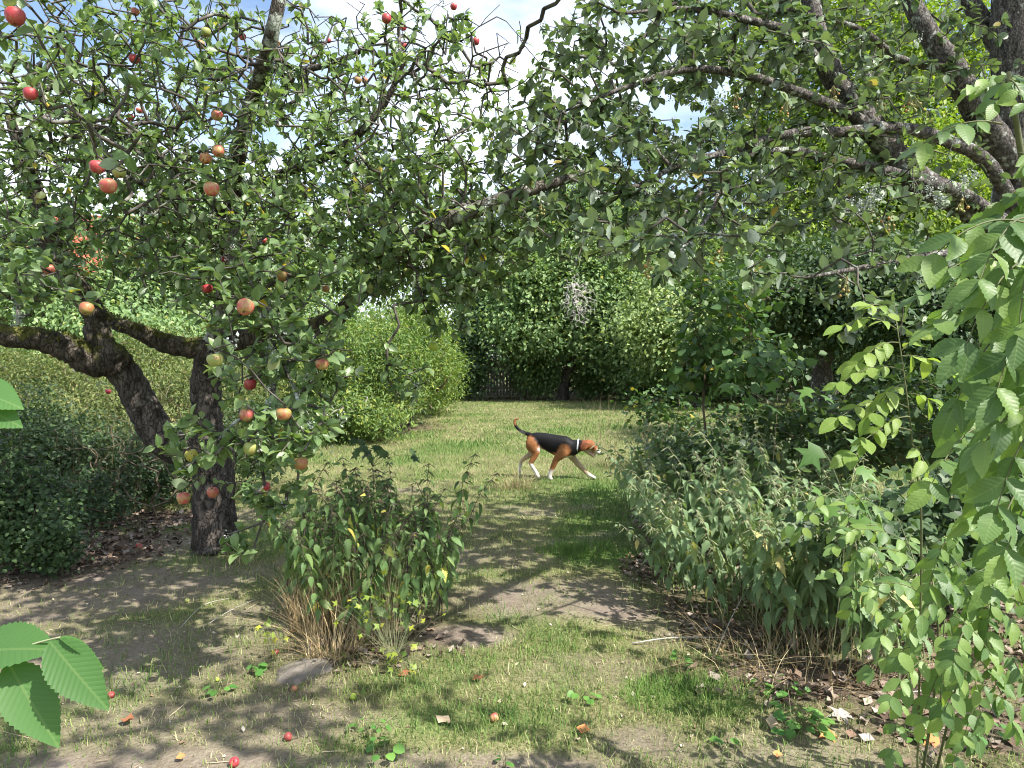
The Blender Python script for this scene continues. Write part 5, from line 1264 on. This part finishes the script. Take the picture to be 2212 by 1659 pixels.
low = [(2000, 1290, 1880, 1270, 2.6, 4), (2005, 1310, 1900, 1380, 2.55, 4), (2010, 1330, 1960, 1480, 2.5, 4), (2030, 1320, 2080, 1470, 2.45, 4), (2040, 1340, 2030, 1540, 2.45, 4), (2060, 1330, 2160, 1450, 2.4, 4), (2080, 1380, 2120, 1560, 2.4, 4),
       (2110, 1420, 2190, 1570, 2.35, 4), (2120, 1300, 2210, 1380, 2.4, 4), (2090, 1260, 2180, 1290, 2.5, 4), (2000, 1240, 1890, 1190, 2.7, 4), (1990, 1200, 1830, 1150, 2.9, 4), (2010, 1180, 2110, 1150, 2.8, 4),
       (1960, 1230, 1800, 1240, 3.0, 4), (1950, 1130, 1830, 1090, 3.0, 4), (2050, 1230, 2160, 1210, 2.7, 4), (2050, 1420, 1990, 1560, 2.4, 4)]
for _ in range(30):
    by = rng.uniform(1150, 1500); bx = rng.uniform(1950, 2250)
    low.append((bx, by, bx + rng.uniform(-130, 110), by + rng.uniform(40, 170), rng.uniform(2.3, 2.9), 4))
for _ in range(16):
    by = rng.uniform(1040, 1260); bx = rng.uniform(1800, 2080)
    low.append((bx, by, bx + rng.uniform(-120, 60), by + rng.uniform(0, 110), rng.uniform(2.7, 3.3), 4))
ash('low bushy ash sapling beside the path, its leaves almost on the ground', lb, [([lb, P(2020, 1480, 2.65), P(2025, 1330, 2.6), P(2000, 1180, 2.75)], .006), ([lb + [.05, 0, 0], P(2080, 1420, 2.5), P(2120, 1300, 2.45)], .005), ([P(2020, 1400, 2.65), P(1980, 1230, 2.85), P(1940, 1120, 3.0)], .004)], low, ash_me, .070)

# ------------------------------------------------------------------ elm twig close to the lens, and a second one at the edge
elm_me = leaf_mesh(T_ELM, M['elm_leaf'])
def elm(label, stem, lf):
    b = P(*stem[0]); o = thing('elm_twig', label, 'twig', b)
    g1 = Geo(); tube(g1, np.array([P(*q) for q in stem]), np.linspace(.0022, .0009, len(stem)), 6, 5); part('stem', g1, M['pale_stem'], o, True)
    for (bx, by, bd), (tx, ty, td), nn, wid in lf:
        a, t = P(bx, by, bd), P(tx, ty, td); L = np.linalg.norm(t - a)
        R = frames((t - a)[None], np.array([nn], float))[0]; c = link('leaf', elm_me, o)
        mt = np.eye(4); mt[:3, :3] = R * L; mt[:3, 0] *= wid; mt[:3, 3] = a - b; c.matrix_local = Matrix(mt.tolist())
elm('elm twig with four toothed leaves hanging close to the lens', [(-160, 1455, .92), (-40, 1430, .90), (70, 1392, .88), (130, 1376, .87)],
    [((18, 1432, .88), (121, 1612, .85), (.35, -.85, .5), .86), ((108, 1386, .87), (226, 1530, .84), (.1, -.8, .6), .84), ((-75, 1412, .89), (110, 1380, .86), (.05, -.5, .85), .95), ((128, 1378, .87), (240, 1432, .90), (.55, .2, .8), .9)])
elm('blurred elm leaves poking in at the picture edge below the mossy limb', [(-150, 800, .8), (-60, 835, .8)], [((-70, 838, .8), (40, 868, .78), (.1, -.7, .7), 1.0), ((-75, 860, .8), (36, 912, .78), (.1, -.8, .5), 1.0), ((-70, 830, .8), (20, 850, .82), (.1, -.3, .9), .8)])

# ------------------------------------------------------------------ maple seedlings, creeper, herbs
maple_me = leaf_mesh(T_MAPLE, M['maple_leaf'])
def seedling(name, label, cat, base, lf, me, stem_mat='pale_stem', r=.003, group=None):
    o = thing(name, label, cat, base, group); b0 = np.array(base, float)
    g1 = Geo()
    hub = np.mean([q[0] for q in lf], 0); tall = hub[2] - b0[2] > .25
    if tall: hub = hub - [0, 0, .12]; tube(g1, np.array([b0, (b0 + hub) / 2 + rng.normal(size=3) * .02, hub]), [r, r * .8, r * .6], 6, 5)
    for p, s, d, n in lf:
        s0 = hub if tall else b0 + rng.normal(size=3) * [.01, .01, 0]; rr_ = r * .45 if tall else r
        m_ = s0 + (p - s0) * .6 + np.array([0, 0, .03]); tube(g1, np.array([s0, m_, p]), [rr_, rr_ * .7, rr_ * .5], 5, 4)
        R = frames(np.array([d], float), np.array([n], float))[0]; c = link('leaf', me, o); mt = np.eye(4); mt[:3, :3] = R * s; mt[:3, 3] = p - b0; c.matrix_local = Matrix(mt.tolist())
    part('stem', g1, M[stem_mat], o, True)
def rl(px, py, d, s, up=.7): 
    a = rng.uniform(0, 6.28); return (P(px, py, d), s, (math.cos(a) * .8, math.sin(a) * .5 - .3, -.5), (rng.normal() * .3 + .2, -.5, up))
seedling('maple_seedling', 'maple seedling whose largest sharp lobed leaf catches the sun', 'seedling', gd(1800, 3.6),
         [(P(1772, 965, 3.4), .15, (-.7, -.2, -.6), (.1, -.85, .5)), rl(1850, 1010, 3.5, .12), rl(1830, 1070, 3.4, .14), rl(1880, 1120, 3.3, .13), rl(1760, 1050, 3.4, .10), rl(1900, 1060, 3.3, .12), rl(1800, 1090, 3.3, .12), rl(1860, 950, 3.6, .11)], maple_me)
seedling('maple_seedling', 'dark maple seedling behind the nettles below the hazel sapling', 'seedling', gd(1650, 5.6),
         [rl(1560 + i * 24, 850 + rng.uniform(-25, 30), 5.6 + rng.uniform(-.4, .4), .14) for i in range(11)], maple_me, 'brown_twig')
seedling('maple_seedling', 'dark leaved seedling poking above the nettle clump before the lawn', 'seedling', gd(830, 4.7), [rl(830 + rng.uniform(-75, 75), 965 + rng.uniform(-20, 20), 4.7 + rng.uniform(-.2, .2), .075) for i in range(16)], leaf_mesh(T_MAPLE, M['dark_leaf']), 'purple_stem')
cre_me = leaf_mesh(T_LOBE3, M['creeper_leaf'])
for lab, regions, b0 in [('creeper with yellow green leaves trailing at the foot of the nettle clump', [(840, 1320, 90, 70, 44), (850, 1420, 70, 40, 26), (780, 1300, 60, 40, 12)], G(850, 1430)), ('small yellow leaved creeper on the earth near the flat stone', [(575, 1365, 35, 30, 13), (600, 1395, 25, 20, 6)], G(590, 1420))]:
    lf = []
    for px, py, rx, ry, n in regions:
        for _ in range(n):
            q = rng.normal(size=2) * .5; d = b0[1] + rng.uniform(-.25, .12); p = P(px + q[0] * rx, py + q[1] * ry, d); p[2] = max(p[2], .03)
            lf.append((p, rng.uniform(.028, .05), tuple(nrm(rng.normal(size=3) + [0, -.3, -.4])), tuple(nrm(rng.normal(size=3) * .35 + [.2, -.4, .8]))))
    seedling('creeper', lab, 'creeper', b0, lf, cre_me, 'pale_stem', .0012)
herb_me = leaf_mesh(T_ROUND, M['herb_leaf'])
herbs = [(1725, 1585, 60, 'rounded clump of bright green herb on the earth by the path', 34, .05), (1570, 1610, 20, 'two leaved green sprout on the path edge', 5, .04), (1965, 1600, 22, 'lime green sprout in front of the low ash sapling', 6, .045), (2140, 1610, 45, 'broad leaved green herb at the lower corner', 9, .06),
         (1700, 1500, 40, 'green herb patch in dead leaves before the nettles', 14, .04), (1640, 1490, 25, 'thin green sprout beside the dead leaves', 7, .035), (1260, 1510, 30, 'white flowered herb in the middle of the path grass', 7, .035), (830, 1640, 40, 'flat weed rosette near the bottom edge of the lawn', 9, .045),
         (60 + 1344 * .5486, 1600, 45, 'pale clover patch before the yellow windfall', 14, .028), (1085, 1655, 20, 'tiny sprout among grass at the bottom edge', 4, .03), (540, 1455, 30, 'green rosette weed beside the flat stone', 8, .04), (1510, 1440, 50, 'leafy ground ivy patch at the border of the path', 16, .035), (470, 1500, 35, 'three leaved weed on the shaded lawn', 6, .04)]
for px, py, rp, lab, n, s in herbs:
    b0 = G(px, py); b0[2] = float(gz(b0[0], b0[1])); lf = []; rr = rp / F * b0[1]
    for _ in range(n):
        a = rng.uniform(0, 6.28); q = math.sqrt(rng.random()) * rr
        lf.append((b0 + [math.cos(a) * q, math.sin(a) * q, rng.uniform(.02, .02 + rr * .55)], s * rng.uniform(.7, 1.2), (math.cos(a), math.sin(a), -.15), (rng.normal() * .3, rng.normal() * .3 - .2, 1)))
    seedling('herb', lab, 'herb', b0, lf, herb_me, 'green_stem', .0012, 'low herbs on the lawn')

# ------------------------------------------------------------------ grass tufts and tall stalks
def tuft(name, label, base, n, h, spread, cols, out_=.5, w=.0022, cat='grass tuft', seg=4):
    base = np.array(base, float); base[2] = float(gz(base[0], base[1])) - .01
    a = rng.uniform(0, 6.283, n); r = np.sqrt(rng.random(n)) * spread
    p0 = base + np.stack([np.cos(a) * r, np.sin(a) * r * .7, 0 * a], 1)
    a2 = a + rng.normal(size=n) * .9; ln_ = out_ * rng.uniform(.2, 1.4, n); hh = h * rng.uniform(.45, 1.1, n)
    sd = np.stack([-np.sin(a2), np.cos(a2), 0 * a], 1) * w * rng.uniform(.6, 1.3, (n, 1)); dv = np.stack([np.cos(a2), np.sin(a2), 0 * a], 1)
    V = []
    for i in range(seg + 1):
        t = i / seg; c = p0 + dv * (hh * ln_ * t ** 1.7)[:, None] + np.array([0, 0, 1.0]) * (hh * (t - .35 * np.minimum(ln_, 1.5) * t * t))[:, None]
        V += [c - sd * (1 - .85 * t), c + sd * (1 - .85 * t)]
    V = np.stack(V, 1); L = []
    for i in range(seg): L += [2 * i, 2 * i + 1, 2 * i + 3, 2 * i + 2]
    m_ = 2 * (seg + 1); L = (np.array(L)[None] + (np.arange(n) * m_)[:, None]).ravel()
    col = np.array(cols)[rng.integers(0, len(cols), n)] * (.7 + .6 * rng.random((n, 1)))
    g1 = Geo(); g1.add(V.reshape(-1, 3), L, np.full(n * seg, 4), None, np.repeat(col, m_, 0))
    return solo(name, g1, M['straw'], label, cat, base)
DRY = [(.46, .36, .19), (.38, .28, .15), (.30, .22, .12), (.50, .42, .25)]; GR = [(.14, .19, .07), (.20, .24, .10), (.26, .27, .13), (.10, .15, .05)]; MIX = DRY[:2] + GR
tuft('dry_grass_tuft', 'straw coloured dry grass tussock at the foot of the nettle clump', G(690, 1360), 420, .42, .17, DRY, .5)
tuft('dry_grass_tuft', 'flattened dry grass trailing over the flat stone', G(720, 1420), 160, .40, .15, DRY, 1.3)
tuft('dry_grass_tuft', 'sparse straw stalks standing among the nettle stems', G(800, 1370), 150, .62, .22, DRY, .3)
tuft('dry_grass_tuft', 'tan withered grass behind the near nettle clump, by the hind paws', G(1110, 1055), 260, .34, .25, DRY + GR[2:3], 1.1)
tuft('grass_tuft', 'grey green arching grass tuft in front of the muzzle', G(1350, 1010), 420, .42, .32, MIX, 1.0)
tuft('grass_tuft', 'loose grass clump between muzzle and weeds', G(1420, 1000), 380, .5, .35, MIX, .9)
tuft('tall_grass', 'tall thin grass stalks rising at the lawn edge', G(1300, 975), 60, .95, .3, [(.34, .27, .16), (.28, .24, .13)], .35, .0024)
tuft('tall_grass', 'brown withered stalks in front of the ragged weed clump', G(1440, 985), 90, .75, .45, [(.22, .14, .09), (.30, .22, .13)], .3, .0026)
tuft('tall_grass', 'brown seeding stalks in the gap beyond the nettles', G(1640, 950), 110, .8, .7, [(.20, .13, .08), (.28, .2, .12), (.2, .2, .09)], .35, .0024)
tuft('grass_tuft', 'short grass fringe along the foot of the sunlit nettle bed', G(1540, 1440), 260, .15, .35, MIX, .8, .0018)
tuft('grass_tuft', 'lush bright green grass patch on the path', G(1500, 1510), 900, .10, .34, [(.13, .25, .045), (.17, .29, .06), (.10, .2, .035)], .8, .0015)
tuft('grass_tuft', 'fresh green grass patch at the shadow edge', G(1240, 1190), 700, .12, .32, [(.13, .25, .045), (.17, .29, .06), (.10, .2, .035)], .8, .0018)
tuft('dry_grass_tuft', 'pale straw strewn under the sunlit nettles', G(1750, 1450), 240, .4, .5, DRY, 1.5)
tuft('dry_grass_tuft', 'straw tuft beside the apple trunk', G(520, 1215), 90, .25, .12, DRY, .8)
tuft('weed_stalks', 'tall withered weed stalks in the straggling shrub', gd(300, 9.2), 240, 1.25, 1.0, [(.30, .24, .14), (.22, .2, .1), (.26, .27, .12)], .25, .004)
tuft('weed_stalks', 'thin brown weed stalks at the shaded thicket', gd(150, 7.4), 200, 1.05, .9, [(.16, .11, .07), (.22, .17, .10)], .3, .003)

# ------------------------------------------------------------------ stone, sticks, single dry leaves
g1 = Geo(); b0 = G(660, 1448); n = 16; prof = [(1.05, 0), (1.0, .018), (.88, .030), (.55, .036), (.02, .038)]; V = []; fs = []
for i, (r, z) in enumerate(prof):
    for j in range(n):
        a = j / n * 6.283; q = .125 * (1 + .25 * math.sin(2 * a + .5) + .12 * math.sin(3 * a) + .05 * math.sin(7 * a)) * r
        V.append(b0 + [q * math.cos(a), q * 1.25 * math.sin(a), z - .012 + .006 * math.sin(a * 3 + i)])
for i in range(len(prof) - 1):
    for j in range(n): fs.append((i * n + j, i * n + (j + 1) % n, (i + 1) * n + (j + 1) % n, (i + 1) * n + j))
g1.faces(np.array(V), fs); solo('stone', g1, M['stone'], 'flat grey brown stone sunk in the earth before the nettle clump', 'stone', b0, smooth=True)
for pts, r, lab in [([(1365, 1397), (1450, 1392), (1560, 1382)], .004, 'pale thin stick lying towards the sunlit nettles'), ([(1545, 1420), (1600, 1360), (1680, 1290)], .003, 'straw pale stick propped against the sunlit nettles'), ([(390, 1362), (440, 1322), (500, 1296)], .0025, 'thin pale twig on the shaded lawn'),
                    ([(255, 1352), (290, 1360), (330, 1357)], .003, 'short crooked twig on the grass by the foreground leaves'), ([(1900, 1512), (1990, 1503), (2080, 1495)], .004, 'pale stalk lying in front of the low ash sapling'), ([(440, 1360), (500, 1330), (560, 1295)], .002, 'second pale twig pointing to the nettle clump')]:
    g1 = Geo(); w = np.array([G(*q) + [0, 0, .012 + .02 * (i == 1)] for i, q in enumerate(pts)]); w[:, 2] += gz(w[:, 0], w[:, 1])
    if 'propped' in lab: w[2, 2] = .35; w[1, 2] = .18
    tube(g1, w, [r, r * .9, r * .6], 6, 5, .1); solo('stick', g1, M['dead_wood'] if 'crooked' not in lab else M['brown_twig'], lab, 'stick', w[0], smooth=True)
dry_cols = {'tan': (.46, .36, .24), 'orange': (.55, .24, .09), 'grey': (.36, .31, .29), 'rust': (.30, .12, .06), 'brown': (.2, .13, .09), 'yellow': (.55, .45, .1)}
for px, py, s, col, lab, kind in [
    (975, 1568, .075, 'tan', 'pale tan leaf lying near the red and yellow windfall', 'd'), (1275, 1580, .07, 'orange', 'curled orange brown leaf on the path', 'd'), (1800, 1590, .10, 'orange', 'bright orange maple leaf on the earth', 'm'), (1835, 1545, .12, 'grey', 'crumpled grey leaf before the nettle stems', 'm'),
    (1665, 1585, .085, 'tan', 'long tan leaf beside the green herb clump', 'd'), (1890, 1605, .07, 'grey', 'small whitish leaf standing up in the earth', 'd'), (1850, 1490 + 105, .06, 'brown', 'brown curl on the earth past the orange leaf', 'd'), (2030, 1610, .09, 'orange', 'orange brown leaf under the broad leaved herb', 'm'),
    (270, 1555, .08, 'rust', 'rusty leaf on the lawn below the foreground leaves', 'd'), (870, 1465, .08, 'rust', 'rust red leaf under the trailing creeper', 'm'), (640, 1368 + 0, .07, 'orange', 'tan orange leaf in front of the straw tussock', 'd'), (1020, 1475, .06, 'rust', 'reddish leaf scrap at the end of the creeper', 'd'),
    (380, 1640, .05, 'orange', 'orange leaf scrap on the sunlit earth strip', 'd'), (1690, 1640, .05, 'orange', 'orange leaf scrap at the bottom of the path', 'd'), (215, 1188 + 100, .06, 'tan', 'pale leaf on the shaded earth path', 'd'), (620, 1300, .08, 'tan', 'tan leaf on the grass left of the nettle clump', 'd')]:
    b0 = G(px, py); b0[2] = float(gz(b0[0], b0[1])) + .012; g1 = Geo(); a = rng.uniform(0, 6.28)
    R = frames(np.array([[math.cos(a), math.sin(a), .12]]), np.array([[rng.normal() * .3, -.3, 1]]))
    g1.inst(T_DRY if kind == 'd' else T_MAPLE, R, b0[None], s, np.array([dry_cols[col]]))
    solo('fallen_leaf', g1, M['litter'], lab, 'leaf', b0, 'single fallen leaves on the ground')
